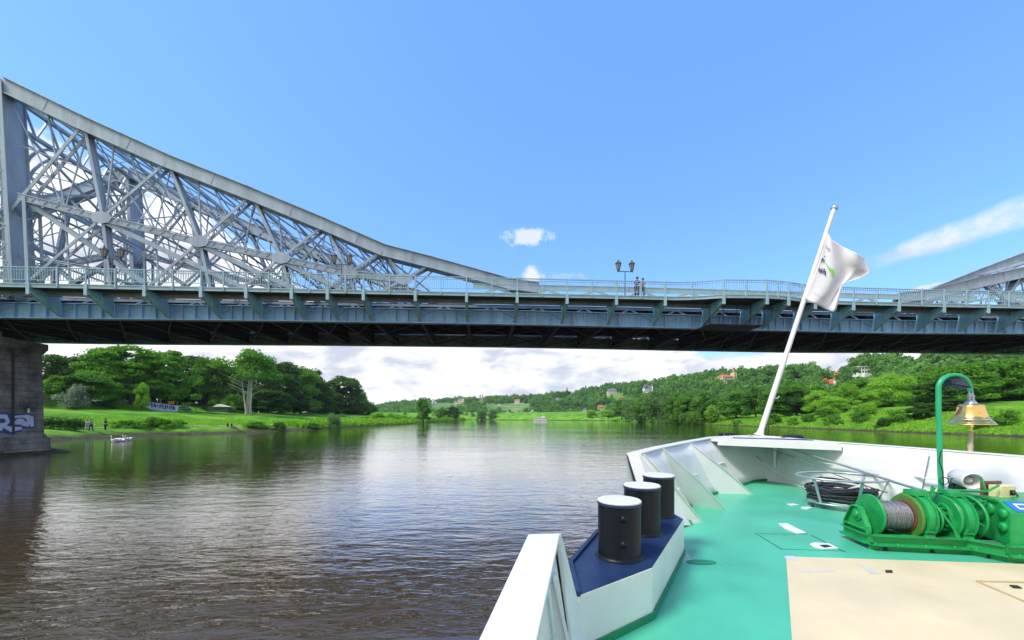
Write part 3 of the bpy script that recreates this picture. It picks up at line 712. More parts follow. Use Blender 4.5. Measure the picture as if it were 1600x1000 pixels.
# lateral and sway bracing between the two trusses, one frame per panel
def bracing(T, Lw, sgn=1):
    for i in range(1, min(len(T) - 2, 7)):
        b_ = MB(); a = T[i]; c = T[i + 1]
        va, vb = NV + .9, FV; vm = (va + vb) / 2
        zA = a[1] - .3; zC = c[1] - .3
        if zA < zdeck(a[0]) + 4.2: 
            continue
        b_.bar(BP(a[0], va, zA), BP(a[0], vb, zA), .22, .35, UD)
        for d_ in (0, 1):
            p, q = (va, vb) if d_ == 0 else (vb, va)
            b_.bar(BP(a[0], p, zA), BP(c[0], q, zC), .14, .14)
        b_.bar(BP(a[0], va, zA - 1.7), BP(a[0], vb, zA - 1.7), .16, .16, UD)
        for k in range(6):
            v1 = va + (vb - va) * k / 6; v2 = va + (vb - va) * (k + 1) / 6; b_.bar(BP(a[0], v1, zA - 1.7 * (k % 2)), BP(a[0], v2, zA - 1.7 * ((k + 1) % 2)), .08, .08)
        for s1 in (0, 1):
            pts = [BP(a[0] + sgn * .25 * k2 / 6, (va + (vm - va) * (1 - math.cos(k2 / 6 * math.pi / 2)) * .55) if s1 == 0 else (vb - (vb - vm) * (1 - math.cos(k2 / 6 * math.pi / 2)) * .55), zA - 1.7 - 2.8 * (1 - math.sin(k2 / 6 * math.pi / 2))) for k2 in range(7)]
            b_.path(pts, .08, 5)
        if i < len(Lw):
            B = Lw[i]
            if B[1] > zdeck(B[0]) + 3.8:
                b_.bar(BP(a[0], va, zA - 1.7), BP(B[0], vb, B[1]), .12, .12); b_.bar(BP(a[0], vb, zA - 1.7), BP(B[0], va, B[1]), .12, .12)
                b_.bar(BP(B[0], va, B[1]), BP(B[0], vb, B[1]), .2, .25, UD)
                if i + 1 < len(Lw): 
                    B2 = Lw[i + 1]; b_.bar(BP(B[0], va, B[1]), BP(B2[0], vb, B2[1]), .1, .1); b_.bar(BP(B[0], vb, B[1]), BP(B2[0], va, B2[1]), .1, .1)
        b_.build('sway_frame', STEEL, bridge)
bracing(TOP, LOW); bracing(side_nodes(TOP, UM), side_nodes(LOW, UM), -1); bracing(side_nodes(TOP, TOP[0][0])[:5], side_nodes(LOW, TOP[0][0])[:4], -1)
# slender counter bracing in and between the trusses
def counter(T, Lw, name='counter_bracing'):
    for i in range(0, len(Lw) - 1):
        m = MB(); A, B, C, Dn = T[i], T[i + 1], Lw[i], Lw[i + 1]; va, vb = NV + .5, FV + .4; vm = (va + vb) / 2
        mid = ((A[0] + B[0]) / 2, (A[1] + B[1]) / 2 - .5); ml = ((C[0] + Dn[0]) / 2, (C[1] + Dn[1]) / 2)
        for v in (va, vb):
            m.bar(BP(mid[0], v, mid[1]), BP(ml[0], v, ml[1]), .11, .11); m.bar(BP(A[0], v, A[1] - .5), BP(ml[0], v, ml[1]), .09, .09); m.bar(BP(B[0], v, B[1] - .5), BP(ml[0], v, ml[1]), .09, .09)
            m.bar(BP(ml[0], v, ml[1]), BP(ml[0] + .5, v, zdeck(ml[0])), .12, .12)
            h1 = (A[1] * .5 + C[1] * .5); m.bar(BP(A[0] * .5 + C[0] * .5, v, h1), BP(B[0] * .5 + Dn[0] * .5, v, (B[1] + Dn[1]) / 2), .09, .09)
        if mid[1] - zdeck(mid[0]) > 4.5:
            m.bar(BP(mid[0], va, mid[1]), BP(mid[0], vb, mid[1]), .14, .14); m.bar(BP(mid[0], va, mid[1]), BP(B[0], vm, B[1] - .4), .09, .09); m.bar(BP(mid[0], vb, mid[1]), BP(B[0], vm, B[1] - .4), .09, .09)
            m.bar(BP(mid[0], va, mid[1]), BP(ml[0], vm, max(ml[1], zdeck(0) + 4.6)), .09, .09); m.bar(BP(mid[0], vb, mid[1]), BP(ml[0], vm, max(ml[1], zdeck(0) + 4.6)), .09, .09)
            m.bar(BP(ml[0], va, max(ml[1], zdeck(0) + 4.6)), BP(ml[0], vb, max(ml[1], zdeck(0) + 4.6)), .16, .16)
        m.build(name, STEEL, bridge)
counter(TOP, LOW); counter(side_nodes(TOP, TOP[0][0])[:5], side_nodes(LOW, TOP[0][0])[:4]); counter(side_nodes(TOP, UM), side_nodes(LOW, UM))
# thin tie rods seen low in the left panels
for vp in (NV + .5, FV + .4):
    tr_ = MB()
    for dz1 in (0, .18):
        tr_.path([BP(Bu(-120, NV), vp, Bz(0, 388, NV) + dz1), BP(Bu(0, NV), vp, Bz(0, 393, NV) + dz1), BP(Bu(190, NV), vp, Bz(190, 426, NV) + dz1)], .05, 5)
    tr_.build('tie_rod', STEEL, bridge)


# ------------------------------------------------------------------ stone pier on the left
PXF = -52.0
pier = empty('bridge_pier', (-56.5, 38, 1.2), 'tall weathered stone bridge pier with blue and white graffiti', 'bridge pier')
m = MB(); Yb = 42.6; Yn = 31.0
def taper(m, x0, x1, y0, y1, z0, z1, k0, k1):
    vs = [(x0 - k0, y0 - k0, z0), (x1 + k0, y0 - k0, z0), (x1 + k0, y1 + k0, z0), (x0 - k0, y1 + k0, z0), (x0 - k1, y0 - k1, z1), (x1 + k1, y0 - k1, z1), (x1 + k1, y1 + k1, z1), (x0 - k1, y1 + k1, z1)]
    m.add(vs, [(0, 3, 2, 1), (4, 5, 6, 7), (0, 1, 5, 4), (1, 2, 6, 5), (2, 3, 7, 6), (3, 0, 4, 7)])
taper(m, -61, PXF, Yn, Yb, 1.0, 10.9, .06, -.06)
m.build('shaft', STONE, pier)
m = MB(); taper(m, -61, PXF, Yn, Yb, -.5, 1.75, .42, .34); taper(m, -61, PXF, Yn, Yb, 1.752, 2.15, .24, .10); m.build('plinth', STONE, pier)
m = MB(); taper(m, -61, PXF, Yn, Yb, 10.902, 11.4, .0, .22); taper(m, -61, PXF, Yn, Yb, 11.402, 12.1, .26, .26); m.build('cornice', STONE, pier)
m = MB()
for y in (33.5, 40.5): m.bb((-58.5, y - 1.2, 12.102), (-54, y + 1.2, 12.5)); m.bb((-57.5, y - .9, 12.502), (-55, y + .9, 13.2))
m.build('bearing', GIRD, pier)
def PFx(px, py, off=.05):
    s = (px - 800) / F; X = PXF + off; Y = X / s; return Vector((X, Y, CH + (HZ - py) / F * Y))
gm = MB()
def gpoly(pts, mi, off):
    gm.cm = mi; gm.prism([PFx(x, y, off) for x, y in pts], (.012, 0, 0))
gpoly([(-12, 644), (14, 645), (18, 652), (20, 648), (45, 646), (54, 651), (55, 669), (36, 669), (32, 674), (14, 678), (0, 676), (-12, 678)], 0, .06)
gpoly([(-12, 647), (11, 648), (15, 658), (14, 661), (10, 665), (19, 667), (34, 667), (34, 671), (17, 675), (4, 668), (3, 673), (-12, 673)], 1, .08)
gpoly([(-3, 654), (6, 654), (9, 658), (6, 661), (-3, 661)], 0, .10)
gpoly([(19, 650), (43, 648), (52, 651), (53, 666), (47, 667), (46, 661), (44, 667), (34, 665), (33, 663.5), (19, 663)], 1, .085)
gpoly([(23, 654), (26, 652.5), (36, 652.5), (41, 655), (42, 660), (40, 658), (36, 654), (27, 654), (24, 658)], 0, .105)
gm.build('graffiti', [GRAFB, GRAFW], pier)
m = MB(); m.prism([PFx(43, 638.5, .05), PFx(46, 638.5, .05), PFx(46, 645, .05), PFx(43, 645, .05)], (.03, 0, 0)); m.build('water_level_mark', SIGNW, pier)
m = MB()
y_ = PFx(20, 600).y; m.bb((PXF + .02, y_ - .09, 2.2), (PXF + .14, y_ + .09, 11)); m.build('drain_pipe', mat('drain pipe', (.03, .035, .04), .6), pier)

# ------------------------------------------------------------------ street lamps on the bridge
LAMPM = mat('lamp iron paint', (.07, .10, .15), .5)
LANT = mat('lantern glass', (.35, .30, .26), .2, 0, .1)
def lamp(px, label):
    u = Bu(px, 1.6); base = BP(u, 1.6, zf(u) + .3); r = empty('street_lamp', base, label, 'street lamp', 'two armed lanterns along the bridge walkway')
    m = MB(); m.path([base, base + Vector((0, 0, .5)), base + Vector((0, 0, 3.0))], .06, 8, rs=[.12, .07, .05]); m.build('pole', LAMPM, r)
    m = MB(); m.bar(base + UD * -.85 + Vector((0, 0, 3.05)), base + UD * .85 + Vector((0, 0, 3.05)), .06, .07); m.build('arm', LAMPM, r)
    for s_ in (-1, 1):
        c = base + UD * .72 * s_ + Vector((0, 0, 3.08)); m = MB(); m.lathe(c, (0, 0, 1), [(.10, 0), (.16, .10), (.12, .16)], 6, False); m.lathe(c, (0, 0, 1), [(.36, .78), (.30, .86), (.10, 1.05), (.05, 1.2)], 6, False)
        for k in range(6):
            t_ = k * math.pi / 3; m.bar(c + Vector((.16 * math.cos(t_), .16 * math.sin(t_), .16)), c + Vector((.28 * math.cos(t_), .28 * math.sin(t_), .80)), .04, .04)
        l = m.build('lantern', LAMPM, r)
        m = MB(); m.lathe(c, (0, 0, 1), [(.14, .165), (.26, .775)], 6, False); m.build('glass', LANT, l)
lamp(978.5, 'two armed lantern lamp beside the two people on the bridge')
lamp(536, 'two armed lantern lamp among the low end of the left truss')
lamp(178, 'two armed lantern lamp near the tall left bridge tower')

# ------------------------------------------------------------------ people
def person(loc, face, h, cols, label, pose='stand', parts=True, group=None):
    """skin-modifier figure; face = heading (radians, 0 = looking to +x)"""
    r = empty('person', loc, label, 'person', group)
    fwd = Vector((math.cos(face), math.sin(face), 0)); sd_ = Vector((-math.sin(face), math.cos(face), 0)); up = Vector((0, 0, 1))
    k = h / 1.75
    def P(f_, s_, z): return (fwd * f_ + sd_ * s_ + up * z) * k
    if pose == 'sit':
        pts = {'pel': P(0, 0, .28), 'ches': P(.10, 0, .62), 'neck': P(.17, 0, .84), 'head': P(.22, 0, .98), 'top': P(.22, 0, 1.10)}
        for s_ in (-1, 1):
            pts.update({f'hip{s_}': P(.03, .10 * s_, .24), f'knee{s_}': P(.40, .14 * s_, .46), f'ank{s_}': P(.56, .12 * s_, .07), f'toe{s_}': P(.72, .13 * s_, .04), f'sh{s_}': P(.14, .18 * s_, .76), f'el{s_}': P(.30, .24 * s_, .54), f'wr{s_}': P(.46, .12 * s_, .50), f'ha{s_}': P(.53, .08 * s_, .49)})
    else:
        lean = {'stand': 0, 'lean': .12, 'walk': .03}[pose]
        pts = {'pel': P(0, 0, .95), 'ches': P(lean * .6, 0, 1.28), 'neck': P(lean, 0, 1.50), 'head': P(lean + .03, 0, 1.62), 'top': P(lean + .03, 0, 1.72)}
        for s_ in (-1, 1):
            st_ = .18 * s_ if pose == 'walk' else .02 * s_
            pts.update({f'hip{s_}': P(0, .10 * s_, .90), f'knee{s_}': P(.04 + st_ * .6, .11 * s_, .50), f'ank{s_}': P(st_, .12 * s_, .09), f'toe{s_}': P(st_ + .17, .14 * s_, .04), f'sh{s_}': P(lean * .9, .19 * s_, 1.42)})
            if pose == 'lean': pts.update({f'el{s_}': P(.22, .25 * s_, 1.18), f'wr{s_}': P(.42, .16 * s_, 1.24), f'ha{s_}': P(.50, .12 * s_, 1.24)})
            else: pts.update({f'el{s_}': P(-.02 - st_ * .3, .26 * s_, 1.14), f'wr{s_}': P(.10 - st_ * .5, .27 * s_, .92), f'ha{s_}': P(.13 - st_ * .5, .27 * s_, .84)})
    def skin(name, chains, rad, mt, parent, sub=1):
        idx = {}; vs = []; es = []
        for ch in chains:
            for a in ch:
                if a not in idx: idx[a] = len(vs); vs.append(pts[a])
            for a, b_ in zip(ch, ch[1:]): es.append((idx[a], idx[b_]))
        me = bpy.data.meshes.new(name); me.from_pydata(vs, es, []); me.materials.append(mt)
        o = bpy.data.objects.new(name, me); col.objects.link(o); o.parent = parent; ORG[o.name] = Vector(loc)
        md = o.modifiers.new('skin', 'SKIN'); md.use_smooth_shade = True
        sv = me.skin_vertices[0].data
        for a, i_ in idx.items(): q = rad.get(a, rad.get(a.rstrip('-1'), .05)) * k; sv[i_].radius = (q, q); sv[i_].use_root = (i_ == 0)
        sb = o.modifiers.new('sub', 'SUBSURF'); sb.levels = sub; sb.render_levels = sub
        return o
    base = {'pel': .13, 'ches': .14, 'neck': .055, 'head': .095, 'top': .07, 'hip': .095, 'knee': .06, 'ank': .042, 'toe': .035, 'sh': .06, 'el': .042, 'wr': .03, 'ha': .035}
    legs = [['pel', f'hip{s_}', f'knee{s_}', f'ank{s_}', f'toe{s_}'] for s_ in (-1, 1)]; arms = [['ches', f'sh{s_}', f'el{s_}', f'wr{s_}', f'ha{s_}'] for s_ in (-1, 1)]
    skin('body', [['pel', 'ches', 'neck', 'head', 'top']] + legs + arms, base, SKIN, r)
    grow = {q: v + .022 for q, v in base.items()}
    c1, c2, c3 = cols
    top = mat('clothing', c1, .9, 0, .1, 8); bot = mat('trousers', c2, .9, 0, .1, 8); hr = mat('hair', c3, .8)
    pts['waist'] = pts['pel'] + (pts['ches'] - pts['pel']) * .1; grow['waist'] = .15; grow['ches'] = .165; grow['neckb'] = .09
    pts['neckb'] = pts['ches'] + (pts['neck'] - pts['ches']) * .7
    skin('shirt', [['waist', 'ches', 'neckb']] + [['ches', f'sh{s_}', f'el{s_}'] for s_ in (-1, 1)], grow, top, r)
    skin('trousers', [['pel', f'hip{s_}', f'knee{s_}', f'ank{s_}'] for s_ in (-1, 1)], grow, bot, r)
    m = MB(); hc = pts['head'] + Vector(loc) + up * .045 * k - fwd * .015 * k
    m.lathe(hc, up, [(.118 * k * math.cos(a), .118 * k * math.sin(a)) for a in np.linspace(-.25, 1.5, 7)], 12); m.build('hair', hr, r)
    return r
def ub(px, v): return Bu(px, v)
w_u = ub(995, .9); person(BP(w_u, .75, zf(w_u) + .28), R(-88), 2.15, ((.03, .05, .16), (.01, .012, .02), (.02, .016, .014)), 'person in dark blue leaning on the bridge railing, left of the pair', 'lean')
w_u = ub(1004, .9); person(BP(w_u, .75, zf(w_u) + .28), R(-92), 2.05, ((.55, .22, .30), (.01, .015, .05), (.10, .05, .03)), 'person in pink top and dark trousers on the bridge, right of the pair', 'lean')
def on_ground(px, py):
    """ground point seen at a pixel, marched along the ray"""
    s = (px - 800) / F; k = (HZ - py) / F
    for Y in np.arange(35, 640, .25):
        if CH + k * Y <= float(gz(s * Y, Y)): return Vector((s * Y, Y, float(gz(s * Y, Y))))
    return Vector((s * 600, 600, 3))
for (px, py, hpx, cols, lab, pose, fc) in (
    (136, 672, 16, ((.62, .66, .70), (.55, .58, .62), (.03, .02, .02)), 'person in pale clothes at the left of the pair on the towpath', 'walk', 10),
    (142.5, 674, 19, ((.25, .38, .38), (.03, .04, .06), (.03, .02, .02)), 'person in teal shirt and dark trousers right behind the pale one', 'walk', 180),
    (165, 673.5, 19, ((.012, .014, .03), (.01, .012, .03), (.02, .015, .01)), 'lone person in black standing on the towpath near the bushes', 'stand', 250)):
    g0 = on_ground(px, py); person(g0, R(fc), max(1.55, hpx / F * g0.y), cols, lab, pose)
for (px, lab, c) in ((356, 'person in black sitting on the bank beside the driftwood, left one', (.015, .015, .02)), (362, 'person in grey sitting on the bank beside the driftwood, right one', (.10, .11, .14))):
    g0 = on_ground(px, 667.5); person(g0, R(-60), 1.9, (c, (.02, .02, .03), (.02, .015, .01)), lab, 'sit')
g0 = on_ground(364, 668.5); g1 = on_ground(378, 676)
m = MB(); m.path([g0 + Vector((0, 0, .3)), (g0 + g1) / 2 + Vector((0, 0, .35)), g1 + Vector((0, 0, .1))], .16, 7, rs=[.2, .16, .08]); m.path([(g0 + g1) / 2 + Vector((0, 0, .3)), (g0 + g1) / 2 + Vector((-1.5, -.6, .5))], .07, 5)
tag(m.build('driftwood_log', BARK), 'long dark driftwood log lying down the muddy bank', 'log')

# ------------------------------------------------------------------ TREES
def crown_arrays(seed, rx, rz, zc, nl, nc, size, droop=0.0, lobe=.42, flat_=1.0):
    """leaf-clump faces on the shells of many lobes filling an ellipsoid centred at height zc"""
    rg = np.random.RandomState(seed); V = []; S = []
    lob = []
    for i in range(nl):
        a = rg.rand() * 2 * np.pi; h = rg.uniform(-1.0, .95); rr = np.sqrt(max(0, 1 - max(h, -.35) ** 2)) * rg.uniform(.3, .9)
        lob.append((np.array([rr * np.cos(a) * rx, rr * np.sin(a) * rx, h * rz * .82]), lobe * rx * rg.uniform(.6, 1.15), rg.rand()))
    per = max(8, nc // nl)
    for c, r, tone in lob:
        d = rg.normal(size=(per, 3)); d /= np.linalg.norm(d, axis=1)[:, None]; d[:, 2] = np.where(d[:, 2] < -.35, d[:, 2] * .4, d[:, 2])
        rad = r * (1.05 - .65 * rg.rand(per) ** 1.6)[:, None]; p = c + d * rad * np.array([1, 1, .95 * flat_]); p[:, 2] += zc
        if droop: p[:, 2] -= droop * rg.rand(per) * r * np.clip(np.linalg.norm(p[:, :2], axis=1) / rx, 0, 1)
        nrm = d + rg.normal(size=(per, 3)) * .8; nrm /= np.linalg.norm(nrm, axis=1)[:, None]
        t1 = np.cross(nrm, rg.normal(size=(per, 3))); t1 /= np.linalg.norm(t1, axis=1)[:, None]; t2 = np.cross(nrm, t1)
        sz = size * rg.uniform(.5, 1.3, size=(per, 1)); sy = sz * rg.uniform(.5, .95, size=(per, 1))
        if droop: t1 = t1 * np.array([.4, .4, 1.0]); 
        q = np.stack([p - t1 * sz, p - t2 * sy * .8, p + t1 * sz, p + t2 * sy], 1); V.append(q); S.append(np.clip(tone * .55 + rg.rand(per) * .45, 0, 1))
    return np.concatenate(V), np.concatenate(S)
def cards_mesh(name, q, s, m):
    me = bpy.data.meshes.new(name); n = len(q); setmesh(me, q.reshape(-1, 3), np.arange(n * 4).reshape(n, 4), False, s); me.materials.append(m); return me
def trunk_mesh(seed, h, r, crown_lo, rx, m, limbs=7, multi=1):
    rg = random.Random(seed); b_ = MB()
    for k in range(multi):
        ox = (rg.uniform(-.9, .9), rg.uniform(-.9, .9)) if multi > 1 else (0, 0); lx, ly = rg.uniform(-.12, .12) * h, rg.uniform(-.08, .08) * h
        pts = [(ox[0] + lx * f_ + rg.uniform(-.1, .1), ox[1] + ly * f_ + rg.uniform(-.1, .1), -.6 + (h + .6) * f_) for f_ in (0, .1, .3, .5, .7, .9)]
        b_.path(pts, r, 7, rs=[r * 1.35, r, r * .8, r * .6, r * .4, r * .15])
        for i in range(limbs):
            f_ = rg.uniform(.3, .75); z = h * f_; a = rg.uniform(0, 6.28); Lb = rx * rg.uniform(.5, .9)
            p0 = Vector((ox[0] + lx * f_, ox[1] + ly * f_, z)); p1 = p0 + Vector((math.cos(a) * Lb * .5, math.sin(a) * Lb * .5, Lb * .35)); p2 = p0 + Vector((math.cos(a) * Lb, math.sin(a) * Lb, Lb * .6))
            b_.path([p0, p1, p2], r * .4, 5, rs=[r * .45, r * .28, r * .1])
    me_o = b_.build('trunk', m, origin=(0, 0, 0)); me = me_o.data; bpy.data.objects.remove(me_o); return me
LIB = {}
def lib(key, seed, rx, h, lo, nl, nc, size, lm, tm=BARK, droop=0, lobe=.42, multi=1, flat_=1.0, limbs=7, r=None):
    zc = (h + lo) / 2; rz = (h - lo) / 2; q, s = crown_arrays(seed, rx, rz, zc, nl, nc, size, droop, lobe, flat_)
    LIB[key] = (cards_mesh('crown', q, s, lm), trunk_mesh(seed, h * .9, r or h * .022, lo, rx, tm, limbs, multi), rx, h)
for k in range(3):
    lib(f'dark{k}', 11 + k, 6.5, 20, .6, 75, 15000, .36, LEAF_D, lobe=.31)
    lib(f'mid{k}', 21 + k, 6.5, 18, .6, 65, 14000, .36, LEAF_M, lobe=.31)
    lib(f'light{k}', 31 + k, 6.0, 14, .4, 60, 14000, .30, LEAF_L, droop=.4, lobe=.30)
for k in range(2): lib(f'willow{k}', 41 + k, 6.5, 13, .6, 30, 9000, .42, LEAF_W, droop=1.6)
lib('cedar', 51, 8.5, 22, 2, 80, 17000, .38, LEAF_M, flat_=.5, lobe=.27)
lib('birch', 52, 7.5, 22, 12.0, 24, 5200, .40, LEAF_M, BARKP, lobe=.34, multi=5, limbs=4, r=.26)
for k in range(2): lib(f'bush{k}', 61 + k, 2.4, 3.2, 0.0, 18, 3200, .16, LEAF_M, lobe=.4, limbs=3, r=.05)
lib('yellowbush', 63, 3.6, 6.0, 0.2, 24, 5200, .20, LEAF_L, lobe=.4, limbs=4, r=.09)
lib('greybush', 64, 4.2, 5.0, 0.6, 24, 5200, .22, LEAF_G, lobe=.38, limbs=4, r=.09)
lib('darkbush', 65, 2.6, 2.6, 0.0, 18, 3600, .16, LEAF_D, lobe=.42, limbs=3, r=.05)
TREESPOT = []
def tree(key, x, y, w, h, label, cat='tree', name='tree', group=None, z=None, rot=None):
    cm, tm, rx, hh = LIB[key]; z0 = float(gz(x, y)) - .1 if z is None else z
    r = empty(name, (x, y, z0), label, cat, group); r.rotation_euler = (0, 0, random.uniform(0, 6.28) if rot is None else rot)
    sx = w / (2 * rx) / 1.12; sz = h / hh; r.scale = (sx, sx, sz)
    for nm, me in (('crown', cm), ('trunk', tm)):
        o = bpy.data.objects.new(nm, me); col.objects.link(o); o.parent = r
    return r
def treepx(key, px, Y, wpx, top, label, cat='tree', name='tree', base=None, group=None):
    x = (px - 800) / F * Y; z0 = float(gz(x, Y)) if base is None else base
    h = CH + (HZ - top) / F * Y - z0; tree(key, x, Y, wpx / F * Y, max(h, 1.0), label, cat, name, group, z0 - .1)
# left bank: front row, from the pier to the point
GL = 'broadleaf trees along the far edge of the left meadow'
row = [  # key, px, Y, width px, top row, label
 ('dark0', 82, 128, 70, 549, 'dark tree just right of the stone pier, behind the pale garden wall'),
 ('mid1', 92, 104, 52, 586, 'low rounded green tree right beside the stone pier above the garden wall'),
 ('dark1', 118, 140, 66, 552, 'dark broad tree behind the low rounded one by the pier'),
 ('mid0', 135, 108, 84, 582, 'spreading light green tree between the garden wall and the big cedar'),
 ('cedar', 205, 122, 120, 534, 'tallest spreading cedar like tree reaching up to the bridge on the left bank'),
 ('mid2', 158, 128, 80, 544, 'bright green tree at the left shoulder of the big cedar like tree'),
 ('cedar', 262, 132, 76, 540, 'layered tree with a gappy top at the right shoulder of the big cedar'),
 ('dark2', 240, 150, 90, 549, 'dark tree filling the gap behind the graffiti wall'),
 ('light0', 222, 116, 24, 596, 'slim pale green young tree in front of the big cedar'),
 ('dark0', 300, 160, 70, 551, 'dark tree with a lighter top left of the white trunked tree'),
 ('mid1', 322, 152, 62, 556, 'green topped tree beside the white trunked tree'),
 ('dark1', 342, 178, 60, 566, 'low dark tree behind the white lamp and tent'),
 ('birch', 388, 152, 88, 548, 'tall tree with bare pale forked trunks and airy crown'),
 ('dark2', 400, 176, 90, 556, 'dark tree directly behind the pale forked trunks'),
 ('dark0', 440, 190, 70, 561, 'dark tree right of the pale forked trunks'),
 ('mid0', 470, 204, 62, 571, 'mid green topped tree in the middle of the row'),
 ('dark1', 490, 216, 56, 575, 'dark tree with a notched top before the gap in the row'),
 ('dark2', 506, 238, 40, 590, 'lower dark tree in the gap before the last large tree'),
 ('dark0', 540, 262, 62, 585, 'last large rounded dark tree at the right end of the row'),
 ('mid2', 566, 290, 22, 611, 'small pale tree leaning out at the very end of the row')]
for k, px, Y, w, top, lab in row: treepx(k, px, Y, w, top, lab)
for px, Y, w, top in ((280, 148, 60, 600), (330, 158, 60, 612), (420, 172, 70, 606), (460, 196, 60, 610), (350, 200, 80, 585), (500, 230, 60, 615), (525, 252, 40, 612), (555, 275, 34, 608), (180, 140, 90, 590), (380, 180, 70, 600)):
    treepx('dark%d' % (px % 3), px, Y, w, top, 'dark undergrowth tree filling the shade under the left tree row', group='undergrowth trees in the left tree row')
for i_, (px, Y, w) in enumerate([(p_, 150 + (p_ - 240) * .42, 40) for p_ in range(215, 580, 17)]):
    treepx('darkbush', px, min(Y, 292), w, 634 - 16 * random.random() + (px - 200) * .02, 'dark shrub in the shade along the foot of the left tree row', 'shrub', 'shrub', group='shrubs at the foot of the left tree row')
treepx('greybush', 113, 101, 46, 606, 'grey green flowering shrub at the right end of the garden wall', 'shrub', 'shrub')
for px, Y, w, top, lab in ((172, 112, 40, 617, 'low green shrub behind the parked white cars'), (345, 150, 44, 622, 'dark shrub right of the tent'), (300, 146, 24, 628, 'dark shrub behind the lamp'), (365, 152, 34, 616, 'grey shrub left of the pale trunks')):
    treepx('bush0', px, Y, w, top, lab, 'shrub', 'shrub')
# bushes on the meadow and waterline
for key, px, py, w, top, lab in (
 ('darkbush', 92, 671, 52, 655, 'dark low bush next to the pier on the river meadow'), ('darkbush', 115, 670, 44, 657, 'dark bush left of the three people on the towpath'),
 ('bush0', 190, 668, 40, 657, 'low green bush right of the person in black'), ('bush1', 212, 669, 34, 658, 'small green bush along the towpath, second right of the people'),
 ('bush0', 243, 667, 34, 652, 'feathery green bush in the middle of the meadow edge'), ('bush1', 268, 667, 40, 656, 'wide low bush right of the feathery one'),
 ('darkbush', 437, 673, 28, 662, 'brownish bush at the waterline right of the driftwood'), ('bush1', 400, 667, 50, 659, 'flat green bush above the driftwood log'),
 ('willow0', 521, 671, 24, 645, 'round silvery bush standing alone at the water edge'), ('bush0', 483, 668, 34, 661, 'low bush left of the round silvery bush')):
    g0 = on_ground(px, py); tree(key, g0.x, g0.y, w / F * g0.y, (py - top) / F * g0.y + .2, lab, 'bush', 'bush', z=g0.z - .15)
for px, Y, w, top in ((572, 225, 26, 650), (590, 235, 30, 645), (612, 245, 34, 646), (632, 250, 26, 649), (600, 228, 20, 656), (646, 262, 20, 652)):
    treepx('yellowbush', px, Y, w, top, 'yellow green willow bush in the thicket on the grassy point', 'bush', 'bush', group='willow thicket on the point')
treepx('mid1', 661, 262, 27, 620, 'lone rounded tree at the tip of the left bank', base=.4)
treepx('mid2', 690, 430, 24, 638, 'low tree on the far left shore, nearest to the lone tree', base=1); treepx('dark1', 707, 440, 26, 633, 'rounder low tree on the far left shore beside its neighbour', base=1)
for px, Y, w, top in ((752, 560, 20, 639), (771, 570, 18, 638)): treepx('willow0', px, Y, w, top, 'small rounded willow on the far shore left of the white boat', group='willows on the far shore', base=1)
# right bank
rt = [
 ('dark0', 1212, 172, 60, 600, 'dark tall tree right behind the flagpole'), ('dark1', 1245, 170, 64, 606, 'dark dense tree right of the flagpole'), ('mid0', 1232, 190, 60, 592, 'mid green tree peeking over the dark ones by the flagpole'),
 ('mid1', 1182, 190, 50, 603, 'dense green tree left of the flagpole foot'), ('mid2', 1150, 205, 56, 609, 'rounded green tree above the small riverside lawn'), ('willow0', 1122, 232, 54, 612, 'pale soft crowned tree behind the riverside lawn'),
 ('dark2', 1100, 225, 46, 610, 'dark tree behind the bright round bush'), ('dark0', 1076, 215, 48, 611, 'dark green tree over the bank, left of the bright bush'), ('mid0', 1058, 236, 44, 612, 'green tree second from the large pale willow'),
 ('willow1', 1030, 258, 62, 607, 'large pale willow with a domed crown on the right bank'), ('mid1', 1008, 285, 46, 616, 'green tree left of the large domed willow'), ('willow0', 988, 312, 46, 618, 'drooping willow at the left end of the right bank trees'),
 ('mid2', 972, 350, 34, 622, 'small tree at the far end of the right bank row'), ('light1', 950, 400, 36, 638, 'low pale willow scrub on the far right shore'), ('light2', 925, 420, 24, 640, 'tiny pale bush at the far right shore'),
 ('dark1', 1275, 178, 60, 601, 'dark tree below the white house with orange roof'), ('light0', 1278, 152, 44, 608, 'fresh green tree in front of the white house with orange roof'), ('light1', 1325, 148, 56, 596, 'yellow green bushy tree in the middle of the right bank'),
 ('light2', 1300, 142, 46, 617, 'low yellow green shrub tree in front of the taller yellow one'), ('light0', 1352, 142, 46, 612, 'low yellow green tree at the foot of the tall bright one'), ('light1', 1392, 146, 74, 580, 'tall bright green feathery tree left of the bell'),
 ('light2', 1428, 150, 66, 583, 'bright feathery tree directly left of the green bell post'), ('mid0', 1365, 172, 60, 600, 'darker green tree between the yellow and the bright feathery trees'), ('dark2', 1340, 196, 60, 590, 'dark tree below the white modern villa'),
 ('dark0', 1462, 112, 62, 590, 'very dark near tree behind the green bell post'), ('mid1', 1500, 122, 96, 568, 'broad green tree rising behind the bell'), ('mid2', 1560, 128, 110, 562, 'broad mid green tree right of the bell'),
 ('light0', 1610, 124, 100, 568, 'bright green tree at the right edge of the photo'), ('dark1', 1530, 134, 70, 580, 'shaded tree between the two broad ones near the bell'), ('mid0', 1450, 150, 60, 572, 'green tree top above the bell post arch'),
 ('dark1', 1440, 106, 40, 628, 'low dark tree leaning over the water left of the bell'), ('dark2', 1482, 108, 50, 622, 'low dark shrub tree under the bell on the bank'),
 ('light1', 1650, 110, 90, 590, 'bright bushy tree just outside the right edge')]
for k, px, Y, w, top, lab in rt[:-1]: treepx(k.replace('dark', 'mid') if Y > 115 and px != 1245 else k, px, Y, w, top, lab, base=2.5 if Y > 240 else None)
